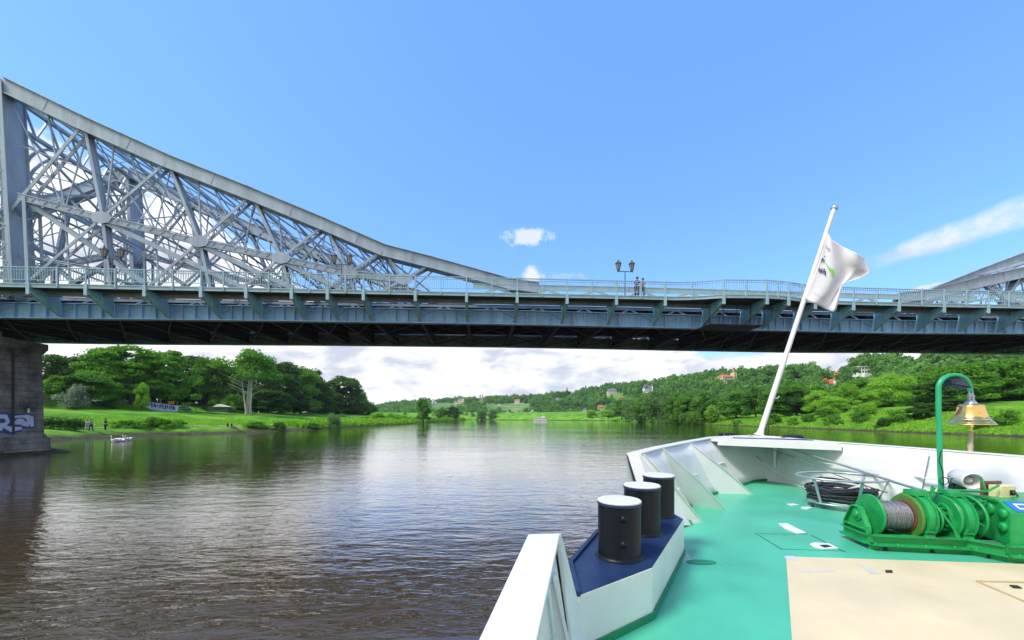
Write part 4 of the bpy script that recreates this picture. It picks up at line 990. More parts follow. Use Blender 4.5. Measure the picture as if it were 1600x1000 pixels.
for i_, (px, py, w, top, kk) in enumerate(((1262, 660, 26, 646, 'bush0'), (1302, 664, 30, 648, 'bush1'), (1340, 660, 34, 642, 'bush0'), (1378, 668, 24, 654, 'darkbush'), (1404, 660, 40, 640, 'bush1'), (1290, 652, 34, 636, 'bush0'), (1352, 650, 40, 630, 'yellowbush'), (1240, 664, 18, 652, 'bush1'), (1536, 668, 36, 648, 'bush0'), (1575, 662, 40, 640, 'bush1'), (1205, 664, 30, 646, 'bush0'), (1030, 660, 26, 648, 'bush1'), (1000, 659, 22, 648, 'bush0'), (1152, 664, 18, 655, 'bush1'))):
    g0 = on_ground(px, py); tree(kk, g0.x, g0.y, w / F * g0.y, (py - top) / F * g0.y, 'low green bush growing among the herbs of the right river bank', 'bush', 'bush', 'bushes among the herbs on the right bank', z=g0.z - .2)
g0 = on_ground(1112, 661); tree('yellowbush', g0.x, g0.y, 34 / F * g0.y, 26 / F * g0.y, 'bright round bush standing alone at the water beside the lawn', 'bush', 'bush', z=g0.z - .2)
for px, Y, w, top in ((1068, 208, 24, 645), (1085, 200, 24, 643), (1052, 222, 18, 648)): treepx('bush0', px, Y, w, top, 'low green bush at the foot of the dark bank trees', 'bush', 'bush', group='low bushes under the bank trees')

# far wood on the hills: one mass nobody could count, houses and clearings left open
houses = [  # px, base row, width px, height px, kind, wall, roof, label
 (717, 631, 16, 9, 'castle', CREAMW, ROOFG, 'cream hilltop castle with towers above the left vineyard'),
 (752, 625, 7, 9, 'towers', TANW, ROOFG, 'pair of grey stone towers on the far ridge'),
 (808, 630, 9, 6, 'house', WHITEW, ROOFR, 'small house with red roof on top of the terraced vineyard'),
 (780, 634, 5, 4, 'house', WHITEW, ROOFG, 'tiny white cottage left of the terraced vineyard'),
 (820, 643, 6, 5, 'house', WHITEW, ROOFG, 'tiny white cottage right of the terraced vineyard'),
 (832, 645, 3, 9, 'spire', WHITEW, ROOFG, 'thin village church spire by the far shore'),
 (865, 650, 8, 5, 'house', CREAMW, ROOFG, 'cream house on the far shore right of the white boat'),
 (885, 644, 6, 4, 'house', WHITEW, ROOFG, 'white cottage among far trees left of the white villa'),
 (871, 624, 7, 3, 'house', WHITEW, ROOFG, 'tiny pair of white walls high on the wooded ridge'),
 (892, 618, 4, 4, 'house', WHITEW, ROOFG, 'tiny white house near the top of the wooded ridge'),
 (914, 645, 8, 7, 'house', WHITEW, ROOFG, 'bright white villa by the far right shore'),
 (939, 640, 9, 7, 'house', PINKW, ROOFR, 'pinkish villa on the slope right of the bright white villa'),
 (957, 617, 15, 10, 'house', CREAMW, ROOFG, 'large cream villa half hidden high on the hill'),
 (971, 624, 9, 4, 'house', TANW, ROOFR, 'low tan building below the large cream villa'),
 (1014, 613, 15, 13, 'gable', WHITEW, ROOFG, 'white manor with steep slate roof on the hill'),
 (1139, 600, 25, 17, 'villa', CREAMW, ROOFR, 'grand cream villa with red roof and tower on the hilltop'),
 (1246, 599, 12, 7, 'house', WHITEW, ROOFG, 'grey roofed white house behind the flagpole trees'),
 (1297, 606, 22, 16, 'gable', WHITEW, ROOFR, 'white house with orange roof and turret on the right hillside'),
 (1292, 577, 9, 8, 'house', WHITEW, ROOFG, 'white house on the ridge above the orange roofed one'),
 (1314, 573, 11, 6, 'house', CREAMW, ROOFR, 'orange roofed house on the ridge next to the white one'),
 (1352, 588, 20, 15, 'modern', WHITEW, WHITEW, 'white modern villa with flat roof high on the right hillside'),
 (1336, 583, 5, 3, 'house', WHITEW, ROOFG, 'tiny white shed left of the modern villa'),
 (1420, 562, 22, 7, 'house', CREAMW, ROOFG, 'long pale building near the hilltop meadow'),
 (1434, 566, 9, 6, 'house', WHITEW, ROOFG, 'small white house at the end of the long pale building')]
clear = [(672, 714, 630, 652), (757, 830, 631, 654), (1432, 1500, 556, 567), (1300, 1330, 568, 576)]
def on_hill(px, py):
    s = (px - 800) / F
    for q in np.linspace(0, 1.0, 500):
        x, y, z = hill(np.array(s), np.array(q))
        if HZ - (float(z) - CH) / float(y) * F <= py: return Vector((float(x), float(y), float(z)))
    return Vector((float(x), float(y), float(z)))
HB = []
def house(px, base, w, h, kind, wm, rm, label):
    g0 = on_hill(px, base); k = g0.y / F; wm_, hm = w * k, h * k
    r = empty('house' if kind not in ('castle', 'towers', 'spire') else {'castle': 'castle', 'towers': 'church', 'spire': 'church'}[kind], g0, label, {'castle': 'castle', 'towers': 'towers', 'spire': 'church'}.get(kind, 'house'))
    HB.append((px - w / 2 - 1, px + w / 2 + 1, base - h - 1, base + 1.5, g0.y))
    dep = wm_ * .7; o = g0
    wa = MB(); ro = MB(); WL = []
    def blk(x0, x1, y0, y1, z0, z1): wa.bb(o + Vector((x0, y0, z0)), o + Vector((x1, y1, z1)))
    def gable(x0, x1, y0, y1, z0, z1, ov=.3, alongx=True):
        if alongx:
            ym = (y0 + y1) / 2; ro.prism([o + Vector((x0 - ov, y0 - ov, z0)), o + Vector((x0 - ov, y1 + ov, z0)), o + Vector((x0 - ov, ym, z1))], (x1 - x0 + 2 * ov, 0, 0))
        else:
            xm = (x0 + x1) / 2; ro.prism([o + Vector((x0 - ov, y0 - ov, z0)), o + Vector((x1 + ov, y0 - ov, z0)), o + Vector((xm, y0 - ov, z1))], (0, y1 - y0 + 2 * ov, 0))
    def hip(x0, x1, y0, y1, z0, z1, ov=.3):
        a = [(x0 - ov, y0 - ov, z0), (x1 + ov, y0 - ov, z0), (x1 + ov, y1 + ov, z0), (x0 - ov, y1 + ov, z0)]; xm = (x0 + x1) / 2; ym = (y0 + y1) / 2; e = (x1 - x0) * .18
        b_ = [(xm - e, ym, z1), (xm + e, ym, z1)]; vs = [o + Vector(p) for p in a + b_]; ro.add(vs, [(0, 1, 5, 4), (1, 2, 5), (2, 3, 4, 5), (3, 0, 4), (0, 3, 2, 1)])
    def wins(x0, x1, y, z0, z1, nx_, nz_):
        for i in range(nx_):
            for j in range(nz_):
                cx = x0 + (x1 - x0) * (i + .5) / nx_; cz = z0 + (z1 - z0) * (j + .55) / nz_; a = min(.55, (x1 - x0) / nx_ * .3); c = min(.8, (z1 - z0) / nz_ * .3)
                w1 = MB(); w1.bb(o + Vector((cx - a, y - .06, cz - c)), o + Vector((cx + a, y + .05, cz + c))); WL.append(w1)
    X = wm_ / 2
    if kind == 'castle':
        blk(-X * .2, X * .7, 0, dep, -4, hm * .75); hip(-X * .2, X * .7, 0, dep, hm * .75, hm); blk(-X, -X * .2, 1, dep, -4, hm * .35); gable(-X, -X * .2, 1, dep, hm * .35, hm * .55)
        blk(X * .7, X, -1, 3, -4, hm * .95); wins(-X * .2, X * .7, 0, 0, hm * .7, 5, 2); wins(-X, -X * .2, 1, 0, hm * .35, 4, 1)
    elif kind == 'towers':
        for sx in (-1, 1): blk(sx * X * .55 - X * .28, sx * X * .55 + X * .28, 0, X * .6, -4, hm * .85); hip(sx * X * .55 - X * .28, sx * X * .55 + X * .28, 0, X * .6, hm * .85, hm * 1.1)
        blk(-X * .5, X * .5, 1, X, -4, hm * .4); wins(-X * .8, -X * .3, 0, 0, hm * .8, 1, 3)
    elif kind == 'spire':
        blk(-X, X, 0, 2 * X, -3, hm * .5); ro.lathe(o + Vector((0, X, hm * .5)), (0, 0, 1), [(X * 1.1, 0), (.05, hm * .5)], 6, False); wins(-X, X, 0, 0, hm * .5, 1, 2)
    elif kind == 'modern':
        blk(-X, X * .3, 0, dep, -3, hm); blk(X * .3, X, 1.5, dep, -3, hm * .72); blk(-X * .5, X * .8, -2.5, 0, -3, hm * .3)
        ro.bb(o + Vector((-X - .3, -.3, hm)), o + Vector((X * .3 + .3, dep + .3, hm + .4))); ro.bb(o + Vector((X * .3, 1.2, hm * .72)), o + Vector((X + .3, dep + .3, hm * .72 + .35)))
        wins(-X, X * .3, 0, hm * .3, hm, 3, 2); wins(X * .3, X, 1.5, hm * .3, hm * .7, 2, 1)
    elif kind == 'villa':
        blk(-X, X * .55, 0, dep, -3, hm * .68); hip(-X, X * .55, 0, dep, hm * .68, hm * .95); blk(X * .55, X * .95, -.6, dep * .5, -3, hm * 1.05); ro.lathe(o + Vector((X * .75, dep * .22, hm * 1.05)), (0, 0, 1), [(X * .26, 0), (.1, hm * .3)], 4, False)
        blk(-X * .9, -X * .6, -1.2, 0, -3, hm * .8); gable(-X * .9, -X * .6, -1.2, .5, hm * .8, hm * .98, .1, False); blk(-X * .3, X * .4, -2.4, 0, -3, hm * .22)
        wins(-X * .55, X * .55, 0, hm * .02, hm * .66, 6, 3); wins(X * .58, X * .92, -.6, 0, hm, 1, 4); wins(-X * .88, -X * .62, -1.2, 0, hm * .75, 1, 3)
    elif kind == 'gable':
        blk(-X * .9, -X * .1, 0, dep, -3, hm * .5); gable(-X * .9, -X * .1, 0, dep, hm * .5, hm * .95, .25, False); blk(-X * .1, X * .8, .8, dep, -3, hm * .45); gable(-X * .1, X * .8, .8, dep, hm * .45, hm * .85, .2)
        wa.lathe(o + Vector((X * .8, 1.2, -3)), (0, 0, 1), [(X * .16, 0), (X * .16, hm * .75 + 3)], 10); ro.lathe(o + Vector((X * .8, 1.2, hm * .75)), (0, 0, 1), [(X * .2, 0), (.05, hm * .35)], 10, False)
        wa.prism([o + Vector((-X * .9, -.02, hm * .5)), o + Vector((-X * .1, -.02, hm * .5)), o + Vector((-X * .5, -.02, hm * .88))], (0, .3, 0))
        wins(-X * .85, -X * .15, -.02, hm * .04, hm * .5, 3, 2); wins(-X * .6, -X * .4, -.04, hm * .52, hm * .72, 1, 1); wins(-X * .05, X * .7, .8, hm * .04, hm * .42, 3, 2)
    else:
        blk(-X * .9, X * .9, 0, dep, -3, hm * .58); (gable if w > 8 else hip)(-X * .9, X * .9, 0, dep, hm * .58, hm); wins(-X * .85, X * .85, 0, .2, hm * .55, max(2, int(w / 3)), 2 if h > 5 else 1)
        blk(X * .2, X * .35, dep * .4, dep * .55, hm * .6, hm * 1.08)
    wa.build('wall', wm, r); ro.build('roof', rm, r)
    for w1 in WL: w1.build('window', GLASS, r)
for hd in houses: house(*hd)
rg = np.random.RandomState(5); QV = []; QS = []
protoA = [crown_arrays(200 + k, 5.2, 5.5, 6.5, 9, 330, .85, lobe=.5) for k in range(5)]
protoB = [crown_arrays(300 + k, 5.2, 5.5, 6.5, 9, 150, 1.35, lobe=.5) for k in range(5)]
cnt = 0
s = -0.68; cells = []
for _ in range(9000):
    s = rg.uniform(-.42, 1.75); q = rg.uniform(0, 1.12); x, y, z = [float(v) for v in hill(np.array(s), np.array(q))]
    wgt = y / 900.0
    if rg.rand() > min(1, wgt * 1.4 + .25): continue
    if any((x - a) ** 2 + (y - b_) ** 2 < d2 for a, b_, d2 in cells[-1:]): continue
    px = 800 + F * s; py = HZ - (z - CH) / y * F; wp = 5.2 / y * F; hp_ = 11 / y * F
    if any(a < px < b_ and c < py < d for a, b_, c, d in clear): continue
    if any(a - wp < px < b_ + wp and y < Yh + 12 and py - hp_ < d and py > c and not (y > Yh + 12) and (py - hp_ < d - 1.5) for a, b_, c, d, Yh in HB) : continue
    sc = rg.uniform(.7, 1.35); P, S_2 = (protoA if y < 420 else protoB)[rg.randint(5)]
    a = rg.rand() * 6.28; ca, sa = math.cos(a), math.sin(a); pr = P * np.array([sc, sc, sc * rg.uniform(.85, 1.2)])
    pr = np.stack([pr[..., 0] * ca - pr[..., 1] * sa, pr[..., 0] * sa + pr[..., 1] * ca, pr[..., 2]], -1) + np.array([x, y, z - 1.2 * sc])
    QV.append(pr); QS.append(np.clip(S_2 * .5 + rg.rand() * .6, 0, 1.1)); cnt += 1
for _ in range(120):
    x = rg.uniform(-190, 120); y = rg.uniform(598, 690); z = float(gz(x, y)); sc = rg.uniform(.35, .85) * (.8 + .5 * (y > 640))
    px = 800 + F * x / y
    if any(a - 4 < px < b_ + 4 for a, b_ in ((772, 812), (860, 870), (826, 836), (909, 919), (838, 856))) and rg.rand() < .8: continue
    P, S_2 = protoB[rg.randint(5)]; QV.append(P * sc + np.array([x, y, z - .8])); QS.append(np.clip(S_2 * .5 + rg.rand() * .6, 0, 1.1))
me = cards_mesh('hill_wood', np.concatenate(QV), np.concatenate(QS), LEAF_H); o = bpy.data.objects.new('wood', me); col.objects.link(o)
tag(o, 'dense broadleaf wood covering the far hills', 'wood', kind='stuff')
print('wood crowns', cnt)
# conifers sticking out of the ridge line
for i, (px, y0, hpx) in enumerate(((886, 606, 9), (911, 604, 7), (915, 602, 9), (1058, 590, 9), (1098, 583, 8), (1268, 574, 8), (1085, 586, 6), (655, 627, 5))):
    g0 = on_hill(px, y0 + 5); h_ = (hpx + 5) * g0.y / F; r = empty('conifer', g0, ['tallest thin conifer on the far ridge above the tiny white house', 'small conifer on the ridge left of its taller twin', 'taller conifer of the ridge pair', 'pointed conifer between the slate roofed manor and the grand villa', 'conifer on the ridge just left of the grand villa', 'dark conifer on the ridge above the orange roofed house', 'small conifer midway to the grand villa', 'small pointed conifer on the far left ridge'][i], 'conifer')
    rgc = np.random.RandomState(i); n = 260; f_ = rgc.rand(n) ** .8; a = rgc.rand(n) * 6.28; rr = (1 - f_) * h_ * .2 * (.6 + .4 * rgc.rand(n)); c = np.stack([rr * np.cos(a), rr * np.sin(a), f_ * h_], -1)
    t1 = np.stack([np.cos(a), np.sin(a), -.4 + 0 * a], -1) * h_ * .05; t2 = np.stack([-np.sin(a), np.cos(a), 0 * a], -1) * h_ * .035
    me = cards_mesh('crown', np.stack([c - t1, c - t2, c + t1, c + t2], 1), rgc.rand(n), LEAF_D); o = bpy.data.objects.new('crown', me); col.objects.link(o); o.parent = r
    m = MB(); m.tube(g0 + Vector((0, 0, -1)), g0 + Vector((0, 0, h_ * .95)), h_ * .02, .02, 6); m.build('trunk', BARK, r)
# vineyard terraces
TERR = mat('vineyard rows', (.10, .20, .035), .9, 0, .25, .05); TW = mat('terrace wall stone', (.34, .36, .24), .9, 0, .2, .1)
for i, (x0, x1, py) in enumerate(((770, 818, 636.5), (776, 816, 640), (776, 812, 643.5), (777, 808, 647), (772, 806, 650.5), (800, 829, 632))):
    m = MB(); pts = [on_hill(px, py - .6 * math.sin((px - x0) / 20)) for px in np.linspace(x0, x1, 8)]
    for a, b_ in zip(pts, pts[1:]): m.bar(a + Vector((0, -1.5, .4)), b_ + Vector((0, -1.5, .4)), 1.2, 1.5)
    tag(m.build('terrace_wall', TW), 'pale stone terrace wall crossing the far vineyard slope', 'terrace wall', 'terrace walls of the far vineyard')
# shoreline ground cover (uncountable)
def cover(name, n, region, size, lm, label, tall=1.0, seed=3, cat='grass'):
    rg_ = np.random.RandomState(seed); x, y = region(rg_, n); z = gz(x, y); k = (z > .25); x, y, z = x[k], y[k], z[k]; n = len(x)
    clump = np.clip(.5 + .55 * vnoise(x, y, 6.5, 2.2) + .35 * vnoise(x, y, 1.6, 4.1), 0, 1.2); h_ = size * tall * rg_.uniform(.4, 1.2, n) * (.5 + clump); a = rg_.rand(n) * 6.28; w = size * .5 * rg_.uniform(.5, 1.2, n)
    dx_ = np.stack([np.cos(a) * w, np.sin(a) * w, 0 * a], -1); lean = np.stack([rg_.normal(size=n) * .25 * h_, rg_.normal(size=n) * .25 * h_, h_], -1); b0 = np.stack([x, y, z - .05], -1)
    q_ = np.stack([b0 - dx_ * .5, b0 + dx_ * .5, b0 + lean + dx_, b0 + lean * 1.05 - dx_ * .6], 1)
    me = cards_mesh(name, q_, np.clip(clump * .6 + rg_.rand(n) * .4, 0, 1), lm); o = bpy.data.objects.new(name, me); col.objects.link(o); tag(o, label, cat, kind='stuff')
cover('grass', 26000, lambda r_, n: (lambda y: (xl(y) - r_.uniform(9.5, 24, n), y))(r_.uniform(38, 290, n) ** 1.0), .34, LEAF_L, 'rough tall grass along the left river meadow edge')
cover('reeds', 9000, lambda r_, n: (lambda y: (xl(y) - r_.uniform(1.5, 12, n), y))(r_.uniform(120, 275, n)), .75, LEAF_L, 'tall reeds and scrub on the grassy point', 1.5, 4, 'reeds')
cover('reeds', 75000, lambda r_, n: (lambda y: (xr(y) + r_.uniform(.6, 24, n) ** 1.0, y))(60 + 380 * r_.rand(n) ** 1.5), .52, LEAF_L, 'rank green herbs covering the right river bank', .8, 6, 'ground cover')
cover('reeds', 5000, lambda r_, n: (lambda y: (xl(y) - r_.uniform(.5, 6, n), y))(r_.uniform(275, 560, n)), 1.2, LEAF_M, 'green scrub along the distant left shore', 1.4, 8, 'scrub')

# ------------------------------------------------------------------ things behind the left meadow
def gpt(px, Y, dz_=0): x = (px - 800) / F * Y; return Vector((x, Y, float(gz(x, Y)) + dz_))
def wallobj(name, px0, Y0, px1, Y1, y_top0, y_top1, m_, th, label, cat):
    a = gpt(px0, Y0); c = gpt(px1, Y1); m = MB(); za = CH + (HZ - y_top0) / F * Y0; zc = CH + (HZ - y_top1) / F * Y1; sd_ = (c - a).normalized().cross(Vector((0, 0, 1))); sd_.z = 0; sd_.normalize(); sd_ *= th / 2
    vs = [a - sd_, c - sd_, c + sd_, a + sd_]; vs = [Vector((v.x, v.y, min(a.z, c.z) - .6)) for v in vs] + [Vector((v.x, v.y, z)) for v, z in zip(vs, (za, zc, zc, za))]
    m.add(vs, [(0, 3, 2, 1), (4, 5, 6, 7), (0, 1, 5, 4), (1, 2, 6, 5), (2, 3, 7, 6), (3, 0, 4, 7)]); return tag(m.build(name, m_), label, cat)
wallobj('garden_wall', 58, 96, 112, 107, 619, 622, WALLST, .4, 'pale stone garden wall right beside the bridge pier', 'garden wall')
gw = empty('graffiti_wall', gpt(250, 127), 'low wall painted with blue and white graffiti below the trees', 'graffiti wall')
a = gpt(226, 124); c = gpt(277, 131); za = 4 + 25 / F * 124; m = MB(); m.prism([(a.x, a.y, a.z - .5), (c.x, c.y, c.z - .5), (c.x, c.y, 4 + 18 / F * 131), (a.x, a.y, za)], (-.05, .35, 0)); m.build('wall', GRAFW, gw)
m = MB(); rr = random.Random(3)
for i in range(16):
    f_ = (i + .3) / 17; p = a.lerp(c, f_) + Vector((.03, -.04, 0)); zt_ = 4 + (25 - 7 * f_) / F * (124 + 7 * f_); z0 = zt_ - rr.uniform(.9, 1.8)
    d1 = rr.uniform(-.35, .35); m.prism([(p.x, p.y, z0), (p.x + .35, p.y + .03, z0), (p.x + .35 + d1, p.y + .03, zt_ - rr.uniform(.1, .4)), (p.x + d1, p.y, zt_ - rr.uniform(.1, .5))], (0, .03, 0))
m.build('graffiti_lettering', GRAFB, gw)
for k, f_ in enumerate((.42, .95)):
    p = a.lerp(c, f_); m = MB(); m.bar(p + Vector((0, .6, -.3)), p + Vector((0, .6, 3.4)), .25, .25); tag(m.build('gate_post', WALLST), ['pale post standing behind the middle of the graffiti wall', 'pale post at the right end of the graffiti wall'][k], 'post')
# parked cars
CARG = mat('car glass', (.02, .025, .03), .08, 0, .05); TYRE = mat('tyre rubber', (.015, .015, .015), .8)
def car(loc, rz, c, label):
    r = empty('parked_car', loc, label, 'car', 'cars parked behind the left meadow'); Mz = Matrix.Rotation(rz, 3, 'Z'); Lc = Vector(loc)
    def T_(p): return Lc + Mz @ Vector(p)
    prof = [(-2.1, .35), (-2.15, .75), (-1.95, .95), (-1.35, 1.02), (-.75, 1.42), (.55, 1.44), (1.25, .98), (1.95, .86), (2.12, .6), (2.1, .35)]
    m = MB(); m.prism([T_((x, -.85, z)) for x, z in prof], Mz @ Vector((0, 1.7, 0))); m.build('body', mat('car paint', c, .25, 0, .03, coat=.6), r, bevel=.08)
    m = MB()
    for y in (-.862, .852): m.prism([T_((x, y, z)) for x, z in ((-1.15, 1.02), (-.7, 1.34), (.5, 1.36), (1.05, 1.0))], Mz @ Vector((0, .01, 0)))
    m.prism([T_((-1.36, -.7, 1.06)), T_((-1.36, .7, 1.06)), T_((-.84, .65, 1.40)), T_((-.84, -.65, 1.40))], Mz @ Vector((-.03, 0, .01))); m.prism([T_((.64, -.65, 1.42)), T_((.64, .65, 1.42)), T_((1.24, .7, 1.01)), T_((1.24, -.7, 1.01))], Mz @ Vector((.03, 0, .02)))
    m.build('windows', CARG, r)
    for x in (-1.35, 1.35):
        for y in (-.8, .8): m = MB(); m.disc(T_((x, y, .32)), Mz @ Vector((0, 1, 0)), .32, .2, 18, .03); m.cm = 1; m.disc(T_((x, y * 1.02, .32)), Mz @ Vector((0, 1, 0)), .19, .2, 12, .01); m.build('wheel', [TYRE, GALV], r)
    for y in (-.6, .6): m = MB(); m.box(T_((2.1, y, .68)), (.06, .3, .14), Mz); m.build('headlight', SIGNW, r)
for px, Y, rz, c, lab in ((161, 118, .3, (.75, .76, .78), 'white hatchback parked under the trees left of the graffiti wall'), (177, 120, .2, (.68, .70, .72), 'silver car right of the white hatchback under the trees'),
    (194, 124, .25, (.35, .37, .40), 'grey car parked third behind the embankment'), (205, 126, .2, (.6, .6, .58), 'pale car parked closest to the graffiti wall behind the embankment'), (288, 138, .3, (.22, .30, .62), 'blue and white car parked between the graffiti wall and the lamp')):
    g0 = gpt(px, Y); 
    car(g0, rz, c, lab)
# tent / pavilion, lamp, marker posts
g0 = gpt(336, 147); r = empty('garden_tent', g0, 'low dark pavilion with a white pitched canvas roof by the trees', 'pavilion')
m = MB(); m.bb(g0 + Vector((-5.5, 0, -.2)), g0 + Vector((5.0, 4, 1.9))); m.build('wall', mat('dark hoarding', (.03, .06, .045), .8, 0, .3, 1), r)
m = MB(); m.prism([g0 + Vector((-.8, -.3, 1.92)), g0 + Vector((5.2, -.3, 1.92)), g0 + Vector((1.2, -.3, 3.0))], (0, 4.6, 0)); m.build('roof', WHITEW, r)
g0 = gpt(307, 141); r = empty('park_lamp', g0, 'slim lamp post with a white globe at the meadow edge', 'lamp post'); m = MB(); m.tube(g0, g0 + Vector((0, 0, 3.0)), .07, .05, 8); m.build('pole', DARK, r)
m = MB(); m.lathe(g0 + Vector((0, 0, 2.95)), (0, 0, 1), [(.08, 0), (.3, .2), (.32, .4), (.22, .6), (.05, .7)], 12); m.build('globe', SIGNW, r)
for px, Y, lab in ((357, 150, 'small white marker post near the right end of the pavilion'), (404, 160, 'small white marker post at the foot of the forked trunks')):
    g0 = gpt(px, Y); m = MB(); m.lathe(g0, (0, 0, 1), [(.16, 0), (.14, .9), (.16, .92), (.05, 1.1)], 8, False); tag(m.build('marker_post', SIGNW), lab, 'marker post')
g0 = gpt(263, 128); m = MB(); m.bb(g0 + Vector((-1.0, 1.0, 2.6)), g0 + Vector((1.0, 1.12, 3.5))); m.bb(g0 + Vector((-.05, 1.02, -.2)), g0 + Vector((.05, 1.1, 2.6)))
tag(m.build('hanging_banner', mat('orange banner', (.75, .35, .04), .7)), 'small orange banner above the graffiti wall', 'banner')

# white ferry far up the river
b0 = D(846, 657.5, 0.05); b0 = Vector(((846 - 800) / F * 470, 470, 0)); r = empty('river_ferry', b0, 'small white passenger boat far up the river', 'boat')
m = MB(); out_ = [(-11, 0), (-10, -2.4), (7, -2.4), (11, 0), (7, 2.4), (-10, 2.4)]; m.add([b0 + Vector((x * .93, y * .85, -.3)) for x, y in out_] + [b0 + Vector((x, y, 1.4)) for x, y in out_], [(0, 5, 4, 3, 2, 1), (6, 7, 8, 9, 10, 11)] + [(i, (i + 1) % 6, 6 + (i + 1) % 6, 6 + i) for i in range(6)]); m.build('hull', WHITE2, r)
m = MB(); m.bb(b0 + Vector((-9, -2, 1.4)), b0 + Vector((6, 2, 3.6))); m.bb(b0 + Vector((0, -1.4, 3.6)), b0 + Vector((4, 1.4, 5.6))); m.build('cabin', WHITE2, r)
m = MB()
for i in range(9): m.bb(b0 + Vector((-8.3 + i * 1.6, -2.05, 2.2)), b0 + Vector((-7.2 + i * 1.6, -1.97, 3.1)))
m.build('windows', GLASS, r); m = MB(); m.tube(b0 + Vector((1, 0, 5.6)), b0 + Vector((1, 0, 9)), .15); m.build('mast', WHITE2, r)
# swans
SWAN = mat('swan feathers', (.8, .8, .8), .8, 0, .05, 8)
for i, (px, py, fl) in enumerate(((180, 690.5, -1), (190, 690, 1), (198, 689, -1))):
    g0 = D(px, py, 0.0); r = empty('swan', g0, ['leftmost of the three white swans on the river by the left bank', 'middle one of the three white swans on the river', 'rightmost of the three white swans on the river'][i], 'swan')
    m = MB(); k = 1.25
    m.path([g0 + Vector((fl * x * k, 0, z * k)) for x, z in ((-.62, .28), (-.5, .22), (-.25, .14), (0, .12), (.25, .14), (.42, .2), (.5, .42), (.46, .62), (.52, .78), (.60, .80))], .1, 10, rs=[.03, .14, .25, .28, .24, .12, .06, .05, .065, .045]); m.build('body', SWAN, r)
    m = MB(); m.path([g0 + Vector((fl * x * k, 0, z * k)) for x, z in ((.64, .795), (.74, .76))], .03, 6, rs=[.035, .012]); m.build('beak', ROOFR, r)
    m = MB()
    for s2 in (-1, 1): m.path([g0 + Vector((fl * x * k, s2 * .24, z * k)) for x, z in ((-.7, .42), (-.3, .36), (.2, .26))], .1, 8, rs=[.03, .14, .08])
    m.build('wings', SWAN, r)

# ------------------------------------------------------------------ THE SHIP'S BOW
DZ = 2.35; CZ = 3.45; PZ = 2.77
ship = empty('ship_bow', (4.2, 3.5, 0), 'white river ship bow with mint green deck and cream panel', 'ship')
TOPL = [(-.62, -2.2, CZ), (-.14, .62, CZ), (.075, 1.78, CZ), (.40, 2.62, 2.74), (.47, 3.22, PZ - .02), (.88, 4.14, PZ - .02), (1.50, 5.0, 2.74), (1.74, 5.84, CZ), (2.52, 6.98, CZ), (3.72, 8.48, CZ + .01), (5.2, 10.15, CZ + .03), (6.1, 10.6, CZ + .04), (6.85, 10.8, CZ + .04), (7.12, 10.3, CZ + .03), (7.25, 8.9, CZ), (7.33, 7.0, CZ), (7.37, 5.5, CZ - .005), (7.35, 3.0, CZ - .01), (7.25, 0, CZ - .01), (7.0, -2.2, CZ)]
m = MB(); n = len(TOPL)
vs = [Vector(p) + Vector((0, 0, -.012)) for p in TOPL] + [Vector((x * .80 + 3.6 * .20, y * .86 + .0, 1.0)) for x, y, z in TOPL] + [Vector((x * .70 + 3.6 * .30, y * .80 - .2, -.8)) for x, y, z in TOPL]
m.add(vs, [(i, i + 1, n + i + 1, n + i) for i in range(n - 1)] + [(n + i, n + i + 1, 2 * n + i + 1, 2 * n + i) for i in range(n - 1)], False)
hull = m.build('hull', WHITE, ship)
# deck
DK = [(-.62 + .35, -2.2), (-.14 + .38, .62), (.42, 1.9), (.46, 2.66), (.5, 3.22), (.93, 4.1), (1.55, 4.98), (2.72, 5.9), (3.32, 7.12), (4.22, 8.1), (5.55, 9.25), (6.27, 9.85), (6.78, 10.0), (7.05, 9.75), (7.0, 8), (6.9, 6), (6.8, 3), (6.7, 0), (6.5, -2.2)]
m = MB(); m.prism([(x, y, DZ - .06) for x, y in DK], (0, 0, .06)); deck = m.build('deck', MINT, ship)
# cream non-slip panel with hatch
m = MB(); m.prism([(3.24, 4.54, DZ - .02), (.60, .7, DZ - .02), (6.3, .3, DZ - .02), (6.45, 4.235, DZ - .02)], (0, 0, .026)); panel = m.build('deck_panel', CREAM, deck)
HATCH = mat('cream hatch paint', (.62, .53, .34), .5, 0, .06, 1.5)
def dquad(pxs, z): return [D(x, y, z) for x, y in pxs]
m = MB(); q = dquad([(1526, 908), (1700, 912), (1760, 962), (1604, 941)], DZ + .012)
for a, b_ in zip(q, q[1:] + q[:1]): m.bar(a, b_, .02, .01, None)
m.build('hatch_seam', mat('seam dirt', (.46, .38, .20), .8), panel)
SLOT = mat('dark slot', (.02, .018, .012), .8)
m = MB(); m.prism(dquad([(1383, 891), (1394, 891), (1395, 895), (1384, 895)], DZ + .008), (0, 0, .003)); m.build('drain_slot', SLOT, panel)
m = MB(); m.prism(dquad([(1577, 915), (1590, 916), (1597, 920), (1583, 919)], DZ + .008), (0, 0, .01)); m.build('hatch_latch', SLOT, panel)
PALEGREY = mat('pale grey patches', (.55, .53, .50), .5, 0, .1, 3)  # pale grey patches laid on the cream panel
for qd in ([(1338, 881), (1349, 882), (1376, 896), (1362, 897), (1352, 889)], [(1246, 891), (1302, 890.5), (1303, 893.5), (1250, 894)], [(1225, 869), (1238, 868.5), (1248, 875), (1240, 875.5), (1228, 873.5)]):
    m = MB(); m.prism(dquad(qd, DZ + .0072), (0, 0, .0015)); m.build('pale_patch', PALEGREY, panel)
